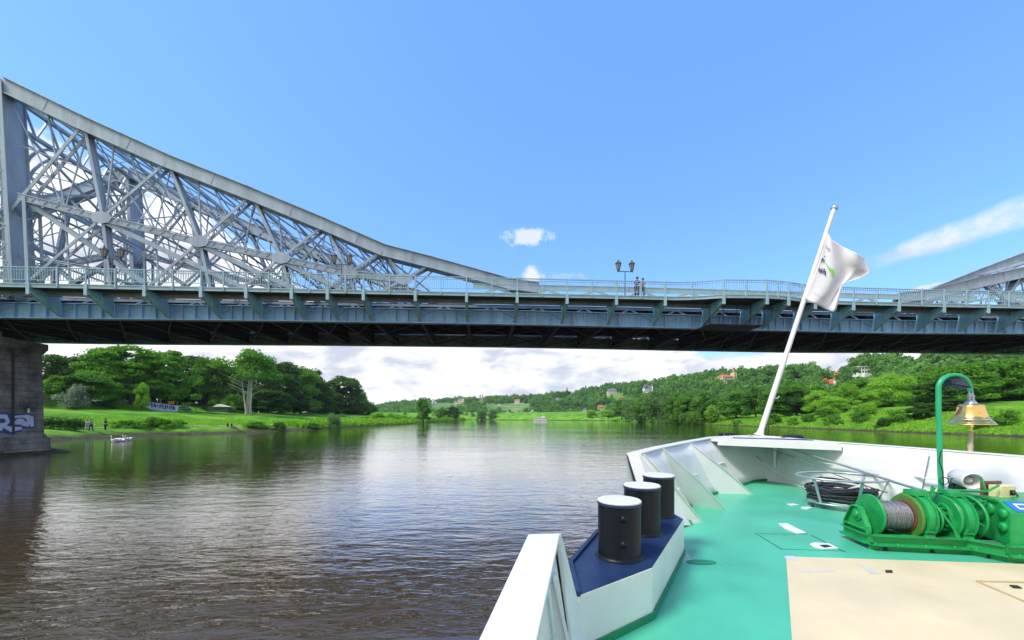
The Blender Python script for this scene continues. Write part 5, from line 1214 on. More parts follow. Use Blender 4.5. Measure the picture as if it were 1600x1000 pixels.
# deck fittings painted white, seams, oval of painted shade
DWH = mat('white deck fitting', (.74, .76, .78), .35, 0, .05)
for qd in ([(1216, 819), (1230, 818.5), (1240, 824), (1260, 833.5), (1246, 834.5), (1226, 826.5)], [(1229, 788), (1240, 787.5), (1249, 789.5), (1238, 790.5)], [(1251, 793), (1261, 792.5), (1271, 794), (1262, 796), (1253, 795)]):
    m = MB(); m.prism(dquad(qd, DZ + .003), (0, 0, .012)); m.build('deck_fitting', DWH, deck)
m = MB(); m.prism(dquad([(1265, 851), (1272, 848.5), (1295, 850), (1310, 857.5), (1285, 858.5), (1272, 855.5)], DZ + .003), (0, 0, .010)); f_ = m.build('deck_fitting', DWH, deck)
m = MB(); m.prism(dquad([(1280, 851.5), (1292, 851), (1300, 854), (1288, 855.5)], DZ + .016), (0, 0, .002)); m.build('opening', SLOT, f_)
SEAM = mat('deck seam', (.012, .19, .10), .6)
for a, b_ in (((1180, 833), (1222, 858.5)), ((1267, 836), (1320, 862.5)), ((1186, 834), (1262, 834.5)), ((1222, 858), (1320, 861))):
    m = MB(); m.bar(D(*a, DZ + .002), D(*b_, DZ + .002), .016 if a[0] != 1186 and a[0] != 1222 else .006, .006); m.build('deck_seam', SEAM, deck)
m = MB(); c = D(1094, 877.5, DZ + .002); m.prism([c + Vector((.17 * math.cos(t_), .075 * math.sin(t_) - .02, 0)) for t_ in np.linspace(0, 2 * math.pi, 25)[:-1]], (0, 0, .004)); m.build('shade_oval', SEAM, deck)  # dark oval: a shadow painted on the deck, not a fitting
m = MB(); m.prism(dquad([(1069, 862), (1078, 868), (1082, 876), (1100, 880), (1066, 880)], DZ + .001), (0, 0, .002)); m.build('pale_patch', mat('pale worn mint', (.30, .50, .45), .4), deck)
# bollard platform
PP = [(.456, 2.645), (.49, 3.216), (.915, 4.1), (1.56, 4.99), (2.07, 4.90), (2.07, 4.62), (1.144, 3.134)]
m = MB(); m.prism([(x, y, DZ - .05) for x, y in PP], (0, 0, PZ - DZ + .05)); ped = m.build('bollard_platform', WHITE, ship, bevel=.006)
m = MB(); cx_, cy_ = 1.25, 3.95
m.prism([(cx_ + (x - cx_) * .985, cy_ + (y - cy_) * .992, PZ + .001) for x, y in PP], (0, 0, .005)); m.build('platform_top', NAVY, ped)
m = MB()
for a, b_ in zip(PP[:3], PP[1:4]): m.bar(Vector((*a, PZ + .012)), Vector((*b_, PZ + .012)), .035, .035)
m.build('platform_lip', NAVY, ped)
m = MB()
for a, b_ in zip([PP[3], PP[4], PP[5], PP[6]], [PP[4], PP[5], PP[6], PP[0]]): m.bar(Vector((*a, DZ + .03)), Vector((*b_, DZ + .03)), .03, .06)
m.build('foot_strip', mat('platform foot green', (.01, .20, .09), .5), ped)
def bollard(px, Y, zt, r_, label, bolts=False):
    c = Vector(((px - 800) / F * Y, Y, PZ + .004)); h = zt - c.z
    r = empty('mooring_bollard', c, label, 'bollard', 'black steel bollards on the navy platform')
    m = MB(); m.lathe(c, (0, 0, 1), [(r_ + .035, 0), (r_ + .02, .006), (r_ + .004, .014), (r_, .03), (r_, h - .012)], 48); m.build('post', BLACK, r)
    m = MB(); m.lathe(c, (0, 0, 1), [(r_ + .003, h - .012), (r_ + .004, h - .002), (r_ - .003, h + .004), (.001, h + .006)], 48, False); m.build('cap', WHITE2, r)
    m = MB(); m.lathe(c, (0, 0, 1), [(r_ + .006, h - .035), (r_ + .008, h - .022), (r_ + .005, h - .013)], 48); m.build('rim', NAVY, r)
    if bolts:
        for z in (.155, .37):
            d = Vector((-.06, -1, 0)).normalized(); p = c + d * (r_ - .01) + Vector((0, 0, z)); m = MB(); m.lathe(p, d, [(.030, 0), (.030, .012), (.024, .022), (.010, .028)], 12); m.path([p + d * .02 + Vector((0, 0, .004)), p + d * .02 + Vector((-.05, 0, -.006))], .008, 6); m.build('bolt', BLACK, r)
bollard(967.5, 3.40, CH - .73, .184, 'nearest and largest black bollard with two bolt heads on its front', True)
bollard(1003, 4.10, CH - .72, .184, 'middle one of the three black bollards on the navy platform')
bollard(1029, 4.82, CH - .72, .184, 'farthest of the three black bollards, next to the white bulwark')
# near bulwark on the port side
m = MB()
ci = [(-.35, -2.2), (.0, .62), (.225, 1.80)]; co = [(-.62, -2.2), (-.14, .62), (.075, 1.78)]
for i in range(2): m.prism([(*co[i], CZ - .014), (*ci[i], CZ - .014), (*ci[i + 1], CZ - .014), (*co[i + 1], CZ - .014)], (0, 0, .022))
m.build('cap_rail', WHITE2, ship, bevel=.004)
m = MB()
wi_ = [(-.38, -2.2), (-.03, .62), (.19, 1.78)]; wf = [(-.27, -2.2), (.10, .62), (.36, 1.85)]
for i in range(2): m.prism([(*wi_[i], CZ - .02), (*wi_[i + 1], CZ - .02), (*wf[i + 1], DZ), (*wf[i], DZ)], (-.012, 0, 0))
m.build('bulwark_plate', WHITE, ship)
m = MB()   # sloping end plate down to the platform
m.add([(.075, 1.78, CZ), (.228, 1.805, CZ), (.456, 2.625, 2.70), (.40, 2.62, 2.74), (.36, 1.86, DZ), (.452, 2.64, DZ), (.212, 1.80, CZ - .03)], [(0, 1, 2, 3), (1, 6, 4, 5, 2)], False)
o = m.build('bulwark_end', WHITE, ship); sm_ = o.modifiers.new('solid', 'SOLIDIFY'); sm_.thickness = .012; sm_.offset = 0
for y in (1.38, .45):
    x = float(np.interp(y, [.62, 1.8], [0, .225])); m = MB()
    m.prism([(x - .01, y, CZ - .02), (x + .004, y, CZ - .02), (x + .24, y + .05, DZ), (x + .10, y + .05, DZ)], (0, .016, 0)); m.bar(Vector((x + .006, y + .008, CZ - .02)), Vector((x + .24, y + .058, DZ)), .05, .012, (0, 1, 0)); m.build('bulwark_rib', WHITE, ship)
# far bulwark: plating, ribs, cap
capI = [(1.95, 5.84), (2.68, 6.90), (3.86, 8.36), (5.25, 9.95), (6.15, 10.4), (6.8, 10.5), (6.98, 10.15), (7.12, 8.9), (7.19, 7.0), (7.22, 5.5), (7.20, 3.0), (7.1, 0), (6.85, -2.2)]
capO = [p[:2] for p in TOPL[7:]]; capZ = [p[2] for p in TOPL[7:]]
m = MB()
for i in range(len(capI) - 1):
    q = [(*capO[i], capZ[i] - .012), (*capI[i], capZ[i] - .012), (*capI[i + 1], capZ[i + 1] - .012), (*capO[i + 1], capZ[i + 1] - .012)]; m.prism(q, (0, 0, .02))
m.path([(*p, z - .004) for p, z in zip(capI, capZ)], .012, 6, smooth=True)
m.build('cap_rail', WHITE2, ship)
foot = [(2.72, 5.86), (3.32, 7.12), (4.22, 8.1), (5.55, 9.25), (6.27, 9.85), (6.78, 10.0), (7.05, 9.75), (7.03, 8.9), (6.95, 7.0), (6.88, 5.5), (6.8, 3.0), (6.7, 0), (6.5, -2.2)]
def spl(P, k=6):
    o_ = []
    for i in range(len(P) - 1):
        p0 = P[max(i - 1, 0)]; p1 = P[i]; p2 = P[i + 1]; p3 = P[min(i + 2, len(P) - 1)]
        for j in range(k):
            t_ = j / k; o_.append(tuple(.5 * (2 * b1 + (c1 - a1) * t_ + (2 * a1 - 5 * b1 + 4 * c1 - d1) * t_ ** 2 + (3 * b1 - a1 - 3 * c1 + d1) * t_ ** 3) for a1, b1, c1, d1 in zip(p0, p1, p2, p3)))
    o_.append(tuple(P[-1])); return o_
top3 = spl([(*p, z - .016) for p, z in zip(capI, capZ)], 5); bot3 = spl([(*p, DZ - .01) for p in foot], 5)
m = MB(); k = len(top3); off = [Vector(p) + Vector((-.03, .03, 0)) for p in top3]
rows = 5; vs = []
for j in range(rows + 1):
    f_ = j / rows
    for a, b_ in zip(top3, bot3): vs.append(Vector(a).lerp(Vector(b_), f_ ** .85))
m.add(vs, [(j * k + i, j * k + i + 1, (j + 1) * k + i + 1, (j + 1) * k + i) for j in range(rows) for i in range(k - 1)], True)
o = m.build('bulwark_plate', WHITE, ship); sm_ = o.modifiers.new('solid', 'SOLIDIFY'); sm_.thickness = .012; sm_.offset = 0
# green coaming strip at the foot of the plating
m = MB()
for a, b_ in zip(bot3[:40], bot3[1:41]): m.bar(Vector(a) + Vector((0, 0, .03)), Vector(b_) + Vector((0, 0, .03)), .03, .06)
m.build('foot_strip', mat('dark green edge paint', (.01, .22, .09), .5), ship)
def rib(t0, f0, f1, th=.014):
    """triangular web from the cap (t0) to the deck between wall foot f0 and toe f1"""
    d = (Vector((*f1, 0)) - Vector((*f0, 0))).normalized(); nrm = Vector((-d.y, d.x, 0)) * th; m = MB()
    T0 = Vector(t0); A = Vector((*f0, DZ)); B = Vector((*f1, DZ)); mid = T0.lerp(B, .55) + Vector((.03, -.03, .03))
    m.prism([T0 - nrm / 2, T0 + d * .03 - nrm / 2, mid - nrm / 2, B - nrm / 2, A - nrm / 2], nrm)
    m.bar(T0 + d * .03, mid, .035, .012, nrm); m.bar(mid, B, .035, .012, nrm); m.build('bulwark_rib', WHITE2, ship)
rib((2.0, 5.90, CZ - .02), (2.74, 5.98), (2.98, 6.02)); rib((2.70, 6.92, CZ - .02), (3.32, 7.12), (3.83, 6.875)); rib((3.86, 8.36, CZ - .02), (4.42, 8.3), (5.16, 8.25))
# end post of the far bulwark
m = MB(); m.prism([(1.74, 5.83, CZ), (1.95, 5.83, CZ), (2.74, 5.86, DZ), (2.2, 5.5, DZ + .1)], (0, .02, 0)); m.bar(Vector((1.83, 5.80, CZ)), Vector((2.02, 5.55, DZ + .3)), .17, .02, (1, 0, 0)); m.build('bulwark_end', WHITE2, ship)
# short stiffeners
for i0, i1, f_ in ((1, 4, .62), (6, 9, .55), (11, 14, .50)):
    m = MB(); pts = [Vector(top3[i]).lerp(Vector(bot3[i]), f_) + Vector((.02, -.02, 0)) for i in range(i0, i1 + 1)]
    for a, b_ in zip(pts, pts[1:]): m.bar(a, b_, .045, .012)
    m.build('stiffener', WHITE2, ship)
for a, b_ in (((6.97, 9.3, 2.98), (6.98, 7.3, 2.98)), ((6.96, 6.9, 2.98), (6.98, 4.4, 2.98))):
    m = MB(); m.bar(Vector(a), Vector(b_), .05, .016); m.build('stiffener', WHITE2, ship)
# big brace plate on the starboard side
m = MB(); m.prism([(7.12, 6.55, CZ - .03), (6.90, 6.55, DZ), (5.95, 7.55, DZ), (6.4, 7.1, DZ + .4)], (.02, .02, 0)); m.build('brace_plate', WHITE2, ship)
# stem post, breast hook
m = MB(); m.bar(Vector((6.85, 10.02, DZ)), Vector((6.84, 10.0, 3.40)), .05, .10); m.build('stem_post', WHITE2, ship)
m = MB(); m.prism([(4.88, 9.70, 3.40), (5.10, 9.52, 3.40), (7.08, 8.25, 3.36), (7.16, 8.6, 3.40), (7.05, 10.2, 3.42), (6.8, 10.55, 3.42), (6.1, 10.4, 3.42), (5.3, 10.05, 3.42)], (0, 0, .06)); m.bar(Vector((5.10, 9.52, 3.385)), Vector((7.08, 8.25, 3.36)), .03, .15, (.5, 1, 0)); bh = m.build('breast_hook', WHITE2, ship)
m = MB(); m.prism([(5.55, 9.66, 3.467), (6.95, 8.85, 3.467), (7.0, 9.2, 3.467), (5.75, 10.0, 3.467)], (0, 0, .012)); m.build('navy_strip', NAVY, bh)

# flagpole and flag
fb = Vector((6.84, 10.62, 3.49)); ft = W(1303.5, 326, 10.62)
fp = empty('flagpole', fb, 'leaning white flagpole standing at the tip of the bow', 'flagpole'); m = MB(); dl_ = (ft - fb)
m.path([fb, fb + dl_ * .33, fb + dl_ * .34, ft], .08, 14, rs=[.072, .070, .062, .058]); m.build('pole', WHITE2, fp)
m = MB(); dn = dl_.normalized(); m.lathe(ft, dn, [(.075, -.02), (.085, 0), (.085, .05), (.04, .07)], 14); m.build('finial', GALV, fp)
m = MB(); m.lathe(fb, dn, [(.14, 0), (.14, .03), (.09, .06), (.085, .15)], 14); m.build('foot_collar', WHITE2, fp)
m = MB(); p = fb + dl_ * .165; m.box(p + Vector((.08, -.06, 0)), (.10, .04, .04)); m.path([p + Vector((.10, -.07, 0)), p + Vector((.16, -.08, .05))], .012, 6); m.build('cleat', GALV, fp)
m = MB(); hy = [ft + Vector((.07, .05, -.05)), fb + dl_ * .6 + Vector((.10, .10, 0)), fb + dl_ * .17 + Vector((.09, .05, 0))]; m.path(hy, .008, 5); m.build('halyard', STRING, fp)
# flag grid: columns from hoist (0) to fly (1), rows top (0) to bottom (1)
hoist = [(1293, 363), (1288, 385), (1281, 405), (1274, 425), (1265, 447), (1257, 467)]
midc = [(1299, 374), (1301, 393), (1301, 412), (1300, 432), (1291, 455), (1274, 475)]
m3c = [(1316, 385), (1318, 402), (1320, 418), (1318, 436), (1309, 457), (1290, 483)]
fly = [(1340, 396), (1341, 408), (1341, 420), (1330, 430), (1314, 446), (1301, 487)]
tip = [(1350, 404), (1355, 411), (1361, 426), (1346, 434), (1318, 442), (1306, 486)]
cols_ = [hoist, midc, m3c, fly, tip]; ys_ = [10.56, 10.48, 10.58, 10.46, 10.54]
def flagpt(a, b_, off=0):
    """a 0..1 along fly, b_ 0..1 down"""
    fa = a * 4; i = min(3, int(fa)); ta = fa - i
    def colp(c, t_):
        u_ = t_ * 5; j = min(4, int(u_)); g_ = u_ - j; return (c[j][0] * (1 - g_) + c[j + 1][0] * g_, c[j][1] * (1 - g_) + c[j + 1][1] * g_)
    p = colp(cols_[i], b_); q = colp(cols_[i + 1], b_); tt = ta * ta * (3 - 2 * ta)
    px = p[0] * (1 - ta) + q[0] * ta; py = p[1] * (1 - ta) + q[1] * ta; Y = ys_[i] * (1 - tt) + ys_[i + 1] * tt
    Y += .07 * a * math.sin(a * 7 + b_ * 4.5) + .02 * a * math.sin(b_ * 11 - a * 6)
    return W(px, py, Y - off)
m = MB(); nu, nv_ = 44, 36; vs = [flagpt(i / nu, j / nv_) for j in range(nv_ + 1) for i in range(nu + 1)]
m.add(vs, [(j * (nu + 1) + i, j * (nu + 1) + i + 1, (j + 1) * (nu + 1) + i + 1, (j + 1) * (nu + 1) + i) for j in range(nv_) for i in range(nu)], True)
flag = m.build('flag', CLOTH, None, origin=tuple(flagpt(0, .5)), recalc=False); tag(flag, 'white flag with navy letters and green swoosh blowing from the bow pole', 'flag')
sm_ = flag.modifiers.new('solid', 'SOLIDIFY'); sm_.thickness = .006; sm_.offset = 1
# print: small quads that follow the cloth
def inv(px, py):
    best = None
    for a in np.linspace(0, 1, 61):
        for b_ in np.linspace(0, 1, 61):
            p = flagpt(a, b_); x = 800 + F * p.x / p.y; y = HZ - (p.z - CH) / p.y * F; d = (x - px) ** 2 + (y - py) ** 2
            if best is None or d < best[0]: best = (d, a, b_)
    return best[1], best[2]
def fpoly(m, pts):
    w = []
    for px, py in pts:
        a, b_ = inv(px, py); p = flagpt(a, b_); w.append(W(px, py, p.y - .022))
    m.poly(w)
def Z7(pts): return [(1250 + x / 7.69, 360 + y / 7.69) for x, y in pts]
m = MB()
for pts in ([(228, 448), (240, 448), (232, 492), (220, 484)], [(244, 462), (252, 466), (240, 510), (232, 502)], [(258, 458), (270, 455), (252, 515), (244, 508)], [(262, 480), (284, 486), (280, 496), (258, 492)], [(276, 462), (304, 460), (302, 472), (276, 474)], [(296, 466), (306, 462), (276, 520), (268, 516)],
            [(290, 488), (302, 488), (316, 545), (302, 542)], [(304, 484), (316, 494), (296, 530), (290, 526)], [(266, 336), (282, 330), (268, 372), (256, 364)], [(280, 334), (292, 344), (284, 352), (272, 344)], [(262, 350), (284, 356), (282, 364), (260, 360)], [(256, 372), (264, 378), (258, 386), (250, 382)], [(290, 306), (304, 304), (302, 322), (292, 318)], [(292, 356), (302, 360), (288, 386), (278, 384)]):
    fpoly(m, Z7(pts))
m.build('flag_lettering', FNAVY, flag, recalc=False)
m = MB(); sw = [((300, 376), (304, 384)), ((322, 400), (318, 412)), ((346, 432), (340, 448)), ((372, 456), (362, 478)), ((396, 464), (378, 510)), ((413, 486), (378, 545))]
for (a, b_), (c, d) in zip(sw, sw[1:]): fpoly(m, Z7([a, c, d, b_]))
fpoly(m, Z7([(413, 486), (414, 505), (400, 545), (380, 560), (378, 545)])); m.build('flag_swoosh', FGREEN, flag, recalc=False)
m = MB()
for k in range(6): x = 304 + k * 9; y = 172 + k * 8; fpoly(m, Z7([(x, y + 6), (x + 6, y + 2), (x + 9, y + 26), (x + 3, y + 30)]))
fpoly(m, Z7([(338, 205), (360, 212), (358, 218), (336, 212)])); fpoly(m, Z7([(345, 212), (352, 214), (344, 246), (337, 243)]))
for k in range(9): x = 158 + k * 18; y = 742 + k * 10; fpoly(m, Z7([(x, y), (x + 10, y + 4 - (k % 2) * 10), (x + 12, y + 8), (x + 3, y + 6)]))
m.build('small_print', FGREY, flag, recalc=False)

# stays and cables
m = MB(); m.path([W(1186, 684, 10.4), W(1240, 703, 9.2), W(1330, 731, 7.6), W(1400, 754, 6.4), W(1466, 774, 5.6)], .022, 8); tag(m.build('steel_stay', GALV), 'thick straight grey stay running from the bow tip to the winch', 'stay')
def sag(a, b_, s_, n=12): return [a.lerp(b_, t_) + Vector((0, 0, -s_ * 4 * t_ * (1 - t_))) for t_ in np.linspace(0, 1, n)]
m = MB(); m.path(sag(W(1158, 684, 10.2), W(1232, 711, 9.0), .02), .010, 6); m.path(sag(W(1232, 711, 9.0), W(1386, 770, 6.6), .03), .010, 6); tag(m.build('mooring_wire', WIRE), 'thin wire slanting from the bow down into the rope basket', 'wire')
m = MB(); m.path(sag(W(1182, 713, 9.5), W(1268, 762, 7.4), .10), .010, 6); tag(m.build('mooring_wire', WIRE), 'short sagging wire from the inner bow plating to the left of the basket', 'wire')
m = MB()
m.path([W(1170, 680, 10.4), W(1177, 682, 10.4), W(1186, 685, 10.4)], .02, 6)
tag(m.build('rope_tail', STRING), 'short pale rope end at the foot of the flagpole', 'rope')
c = W(1135, 680.5, 10.75); r = empty('fairlead_roller', c + Vector((0, 0, -.1)), 'dark roller fairlead on the bulwark cap left of the flagpole', 'fairlead')
for dx_ in (-.16, .02, .18): m = MB(); m.lathe(c + Vector((dx_, 0, -.08)), (0, 0, 1), [(.09, 0), (.06, .04), (.05, .10), (.08, .15), (.04, .17)], 12); m.build('roller', DARK, r)
m = MB(); m.box(c + Vector((0, 0, -.09)), (.62, .2, .05)); m.build('base', DARK, r)
c = W(1238, 684, 9.9); m = MB(); m.path([c + Vector((-.28, 0, -.06)), c + Vector((-.2, 0, .03)), c + Vector((.22, 0, .03)), c + Vector((.34, 0, -.10))], .05, 8); tag(m.build('fender_bar', DARK), 'dark curved bar on the bow cap right of the flagpole', 'bar')

# rope basket with coil
bc = Vector((6.02, 7.05, DZ)); r = empty('rope_basket', bc, 'round galvanised tube basket for ropes standing on the bow deck', 'rope basket')
def ring(R1, R2, z, n=40, tilt=0): return [bc + Vector((R1 * math.cos(t_), R2 * math.sin(t_), z + tilt * math.sin(t_))) for t_ in [2 * math.pi * i / n for i in range(n)]]
m = MB(); m.path(ring(.68, .60, .56), .020, 8, closed=True); m.build('top_ring', GALV, r)
m = MB(); m.path(ring(.50, .46, .10), .016, 8, closed=True); m.build('bottom_ring', GALV, r)
for k in range(6):
    t_ = .35 + k * math.pi / 3; m = MB(); m.bar(bc + Vector((.50 * math.cos(t_), .46 * math.sin(t_), .10)), bc + Vector((.68 * math.cos(t_), .60 * math.sin(t_), .56)), .045, .014); m.build('upright', GALV, r)
for k in range(3):
    t_ = .9 + k * 2 * math.pi / 3 + 2.2; m = MB(); p = bc + Vector((.49 * math.cos(t_), .45 * math.sin(t_), 0)); m.tube(p, p + Vector((0, 0, .10)), .012); m.disc(p + Vector((0, 0, .02)), (0, 0, 1), .022, .04, 12); m.build('foot', DARK, r)
m = MB(); m.bar(bc + Vector((-.5, 0, .095)), bc + Vector((.5, 0, .095)), .03, .01); m.bar(bc + Vector((0, -.46, .085)), bc + Vector((0, .46, .085)), .03, .01); m.build('cross_bar', GALV, r)
rc = random.Random(9); m = MB(); pts = []
for k in range(17 * 26):
    t_ = k / 26 * 2 * math.pi; lay = k / (17 * 26); wob = rc.uniform(-.008, .008)
    rad = .30 + .22 * abs(math.sin(k / 26 * 1.3)) * (.75 + .25 * lay) ; pts.append(bc + Vector((rad * 1.04 * math.cos(t_) + wob, rad * .96 * math.sin(t_) + wob, .13 + .25 * lay + .02 * math.sin(t_ * 2 + k * .01) + wob)))
m.path(pts, .019, 6)
m.path([bc + Vector((.42 * math.cos(t_), .35 * math.sin(t_), .40 + .09 * math.sin(t_ * .8))) for t_ in np.linspace(.2, 3.4, 16)], .017, 6)
tag(m.build('rope_coil', ROPE, None, origin=tuple(bc + Vector((0, 0, .12)))), 'dark grey mooring rope coiled inside the galvanised basket', 'rope coil')

# ------------------------------------------------------------------ anchor winch
WA = R(9); wO = Vector((4.55, 5.03, DZ)); wx = Vector((math.cos(WA), -math.sin(WA), 0)); wy = Vector((math.sin(WA), math.cos(WA), 0)); wz = Vector((0, 0, 1))
def w_(x, y, z): return wO + wx * x + wy * y + wz * z
winch = empty('anchor_winch', w_(1.2, 0, 0), 'green anchor winch with wire drum, brake bands and handwheels on the bow deck', 'winch')
AX = .385
m = MB()   # base frame: channels with jog towards the gearbox
def chan(pts, z0, z1, t_=.012):
    for a, b_ in zip(pts, pts[1:]):
        A, B = w_(*a, 0), w_(*b_, 0); d = (B - A).normalized(); s_ = wz.cross(d)
        m.bar(A + wz * (z0 + z1) / 2, B + wz * (z0 + z1) / 2, t_, z1 - z0, s_)
        m.bar(A + wz * z1, B + wz * z1, .09, t_, s_); m.bar(A + wz * (z0 + .012), B + wz * (z0 + .012), .10, t_, s_)
front = [(-.03, -.22), (1.0, -.22), (1.20, -.44), (2.7, -.44)]
chan(front, .055, .175); chan([(-.03, .24), (2.7, .24)], .055, .175); chan([(-.03, .24), (-.03, -.22)], .055, .175)
for x in (.45, .95): chan([(x, -.22), (x, .24)], .055, .16)
base_ = m.build('base_frame', GREEN, winch)
m = MB()
fr2 = [(-.05, -.28), (1.0, -.28), (1.18, -.50), (2.7, -.50)]
for a, b_ in zip(fr2, fr2[1:]): m.bar(w_(*a, .075), w_(*b_, .075), .09, .014, wy)
m.bar(w_(-.04, -.28, .075), w_(-.04, .28, .075), .06, .014, wx)
for x, y in ((-.04, -.28), (.2, -.28), (.5, -.28), (.8, -.28), (1.0, -.30), (1.24, -.5), (1.6, -.5), (2.0, -.5)): m.lathe(w_(x + .03, y - .01, .08), wz, [(.014, 0), (.014, .014), (.006, .02)], 8)
m.build('base_flange', GREEN, base_)
for a, b_ in zip(fr2, fr2[1:]):
    m = MB(); A, B = w_(a[0], a[1] + .035, 0), w_(b_[0], b_[1] + .035, 0); m.bar(A + wz * .033, B + wz * .033, .012, .066, wz.cross((B - A).normalized())); m.build('skirt', GREEN, base_)
for x, y in ((.12, -.282), (.62, -.282), (1.09, -.40), (1.4, -.502), (1.9, -.502)):
    m = MB(); m.prism([w_(x - .028, y - .035 + .06, .002), w_(x + .028, y - .035 + .06, .002), w_(x, y - .035 + .06, .045)], wy * -.01); m.build('drain_hole', SLOT, base_)
# left bearing plate
m = MB(); pl = [(.20, .17), (-.20, .17), (-.20, .26), (-.085, .46), (-.05, .49), (.05, .49), (.085, .46), (.20, .26)]
m.prism([w_(-.02, y, z) for y, z in pl], wx * .02)
for a, b_ in zip(pl, pl[1:] + pl[:1]): m.bar(w_(-.03, *a), w_(-.03, *b_), .06, .014, wx)
m.bar(w_(-.045, -.2, .235), w_(-.045, .2, .235), .05, .012, wx); m.lathe(w_(-.01, 0, AX), -wx, [(.09, 0), (.09, .02), (.075, .03), (.04, .03), (.04, .045), (.03, .05)], 28)
m.bar(w_(.015, -.02, .49), w_(.015, -.02, .56), .04, .012, wx)
m.build('bearing_plate', GREEN, winch)
def flange(x, r_, th, mt, name): m = MB(); m.disc(w_(x, 0, AX), wx, r_, th, 44, .008); return m.build(name, mt, winch)
flange(.12, .262, .03, GREEN, 'drum_flange')
m = MB(); m.lathe(w_(.136, 0, AX), wx, [(.155, 0), (.155, .38)], 36); m.build('drum', GREEN, winch)
m = MB(); pts = []
for k in range(19 * 22): t_ = k / 22 * 2 * math.pi; pts.append(w_(.150 + k / (19 * 22) * .345, (.170 + .004 * math.sin(k * .013 * 7)) * math.cos(t_), AX + (.170 + .004 * math.sin(k * .09)) * math.sin(t_)))
m.path(pts, .0105, 6); m.path([w_(.3, .17, AX + .02), w_(.4, .9, .25), W(1290, 764, 7.2)], .009, 6) if False else None
m.build('wire_rope', WIRE, winch)
m = MB(); m.lathe(w_(.495, 0, AX), wx, [(.185, 0), (.200, .004), (.200, .012)], 40); m.build('rust_ring', mat('rusty ring', (.16, .035, .02), .8, 0, .3, 12), winch)
# brake 1 : worn olive cheek, band
m = MB(); m.disc(w_(.53, 0, AX), wx, .275, .035, 44, .01); b1 = m.build('brake_cheek', OLIVE, winch)
def band(x, r_, wdt):
    m = MB(); m.lathe(w_(x - wdt / 2, 0, AX), wx, [(r_ - .03, 0), (r_ - .03, .01), (r_, .01), (r_, wdt - .01), (r_ - .03, wdt - .01), (r_ - .03, wdt)], 48, False)
    for dx_ in (-wdt / 2 + .02, wdt / 2 - .02): m.lathe(w_(x + dx_ - .006, 0, AX), wx, [(r_, 0), (r_ + .022, 0), (r_ + .022, .012), (r_, .012)], 48, False, False)
    for a in (0,): m.box(w_(x, -.05, AX + r_ + .025), (wdt * 1.2, .10, .05), Matrix.Rotation(-WA, 3, 'Z'))
    m.bar(w_(x, -r_ * .75, AX - r_ * .66), w_(x, -r_ * .8, .17), wdt * .8, .05, wx); m.box(w_(x, -r_ * .82, AX - r_ * .5), (wdt * .95, .05, .03), Matrix.Rotation(-WA, 3, 'Z'))
    return m.build('brake_band', GREEN, winch)
band(.615, .275, .13)
m = MB(); m.disc(w_(.56, 0, AX), wx, .255, .02, 40); m.prism([w_(.575, -.10, AX + .23), w_(.575, .12, AX + .23), w_(.575, .10, AX + .33), w_(.575, -.02, AX + .345)], wx * .16); m.build('brake_drum', GREEN, winch)
def handwheel(x, r_, tube_, y=0, z=AX, nsp=5, ph=.4, tilt=0):
    m = MB(); c = w_(x, y, z); m.path([c + wy * r_ * math.cos(t_) + wz * r_ * math.sin(t_) + wx * tilt * math.cos(t_) for t_ in np.linspace(0, 2 * math.pi, 41)[:-1]], tube_, 10, closed=True)
    for k in range(nsp): t_ = ph + k * 2 * math.pi / nsp; m.bar(c + wx * .03, c + wy * r_ * math.cos(t_) + wz * r_ * math.sin(t_) + wx * tilt * math.cos(t_), .024, .012)
    m.lathe(c - wx * .03, wx, [(.035, 0), (.04, .02), (.04, .07), (.02, .09)], 16); return m.build('handwheel', GREEN, winch)
handwheel(.775, .20, .014, z=AX - .01)
m = MB(); m.lathe(w_(.68, 0, AX), wx, [(.045, 0), (.045, .85)], 16); m.disc(w_(.74, 0, AX), wx, .11, .03); m.disc(w_(.86, 0, AX), wx, .14, .06); m.disc(w_(.90, 0, AX), wx, .19, .02)
for k in range(14): t_ = k * 2 * math.pi / 14; m.box(w_(.88, .165 * math.cos(t_), AX + .165 * math.sin(t_)), (.05, .03, .03))
m.build('main_shaft', GREEN, winch)
m = MB()   # slanted strut and lever over the first handwheel
m.bar(w_(.86, -.18, AX + .14), w_(.92, -.22, .17), .05, .016, wx); m.path([w_(.80, -.06, AX + .38), w_(.76, -.02, AX + .22), w_(.80, -.12, AX + .12), w_(.88, -.20, AX - .08), w_(.92, -.22, .18)], .016, 8); m.path([w_(.77, -.03, AX + .22), w_(.79, -.05, AX + .40)], .015, 8)
m.path([w_(.60, .05, AX + .31), w_(.82, .04, AX + .30), w_(.96, .03, AX + .30)], .016, 8); m.build('brake_lever', GREEN, winch)
flange(.93, .275, .03, GREEN, 'drum_flange'); band(1.02, .275, .13)
m = MB(); m.disc(w_(.98, 0, AX), wx, .262, .04, 44, .012); m.prism([w_(.95, -.10, AX + .24), w_(.95, .12, AX + .24), w_(.95, .08, AX + .345), w_(.95, -.03, AX + .345)], wx * .14); m.build('brake_drum', GREEN, winch)
m = MB(); m.path([w_(1.04, -.02, AX + .345), w_(1.40, -.02, AX + .34), w_(1.52, -.02, AX + .42)], .013, 8); m.path([w_(1.38, -.02, AX + .36), w_(1.33, -.02, AX + .52)], .012, 8); m.build('control_rod', GREEN, winch)
handwheel(1.19, .262, .017, z=AX + .01, ph=.9)
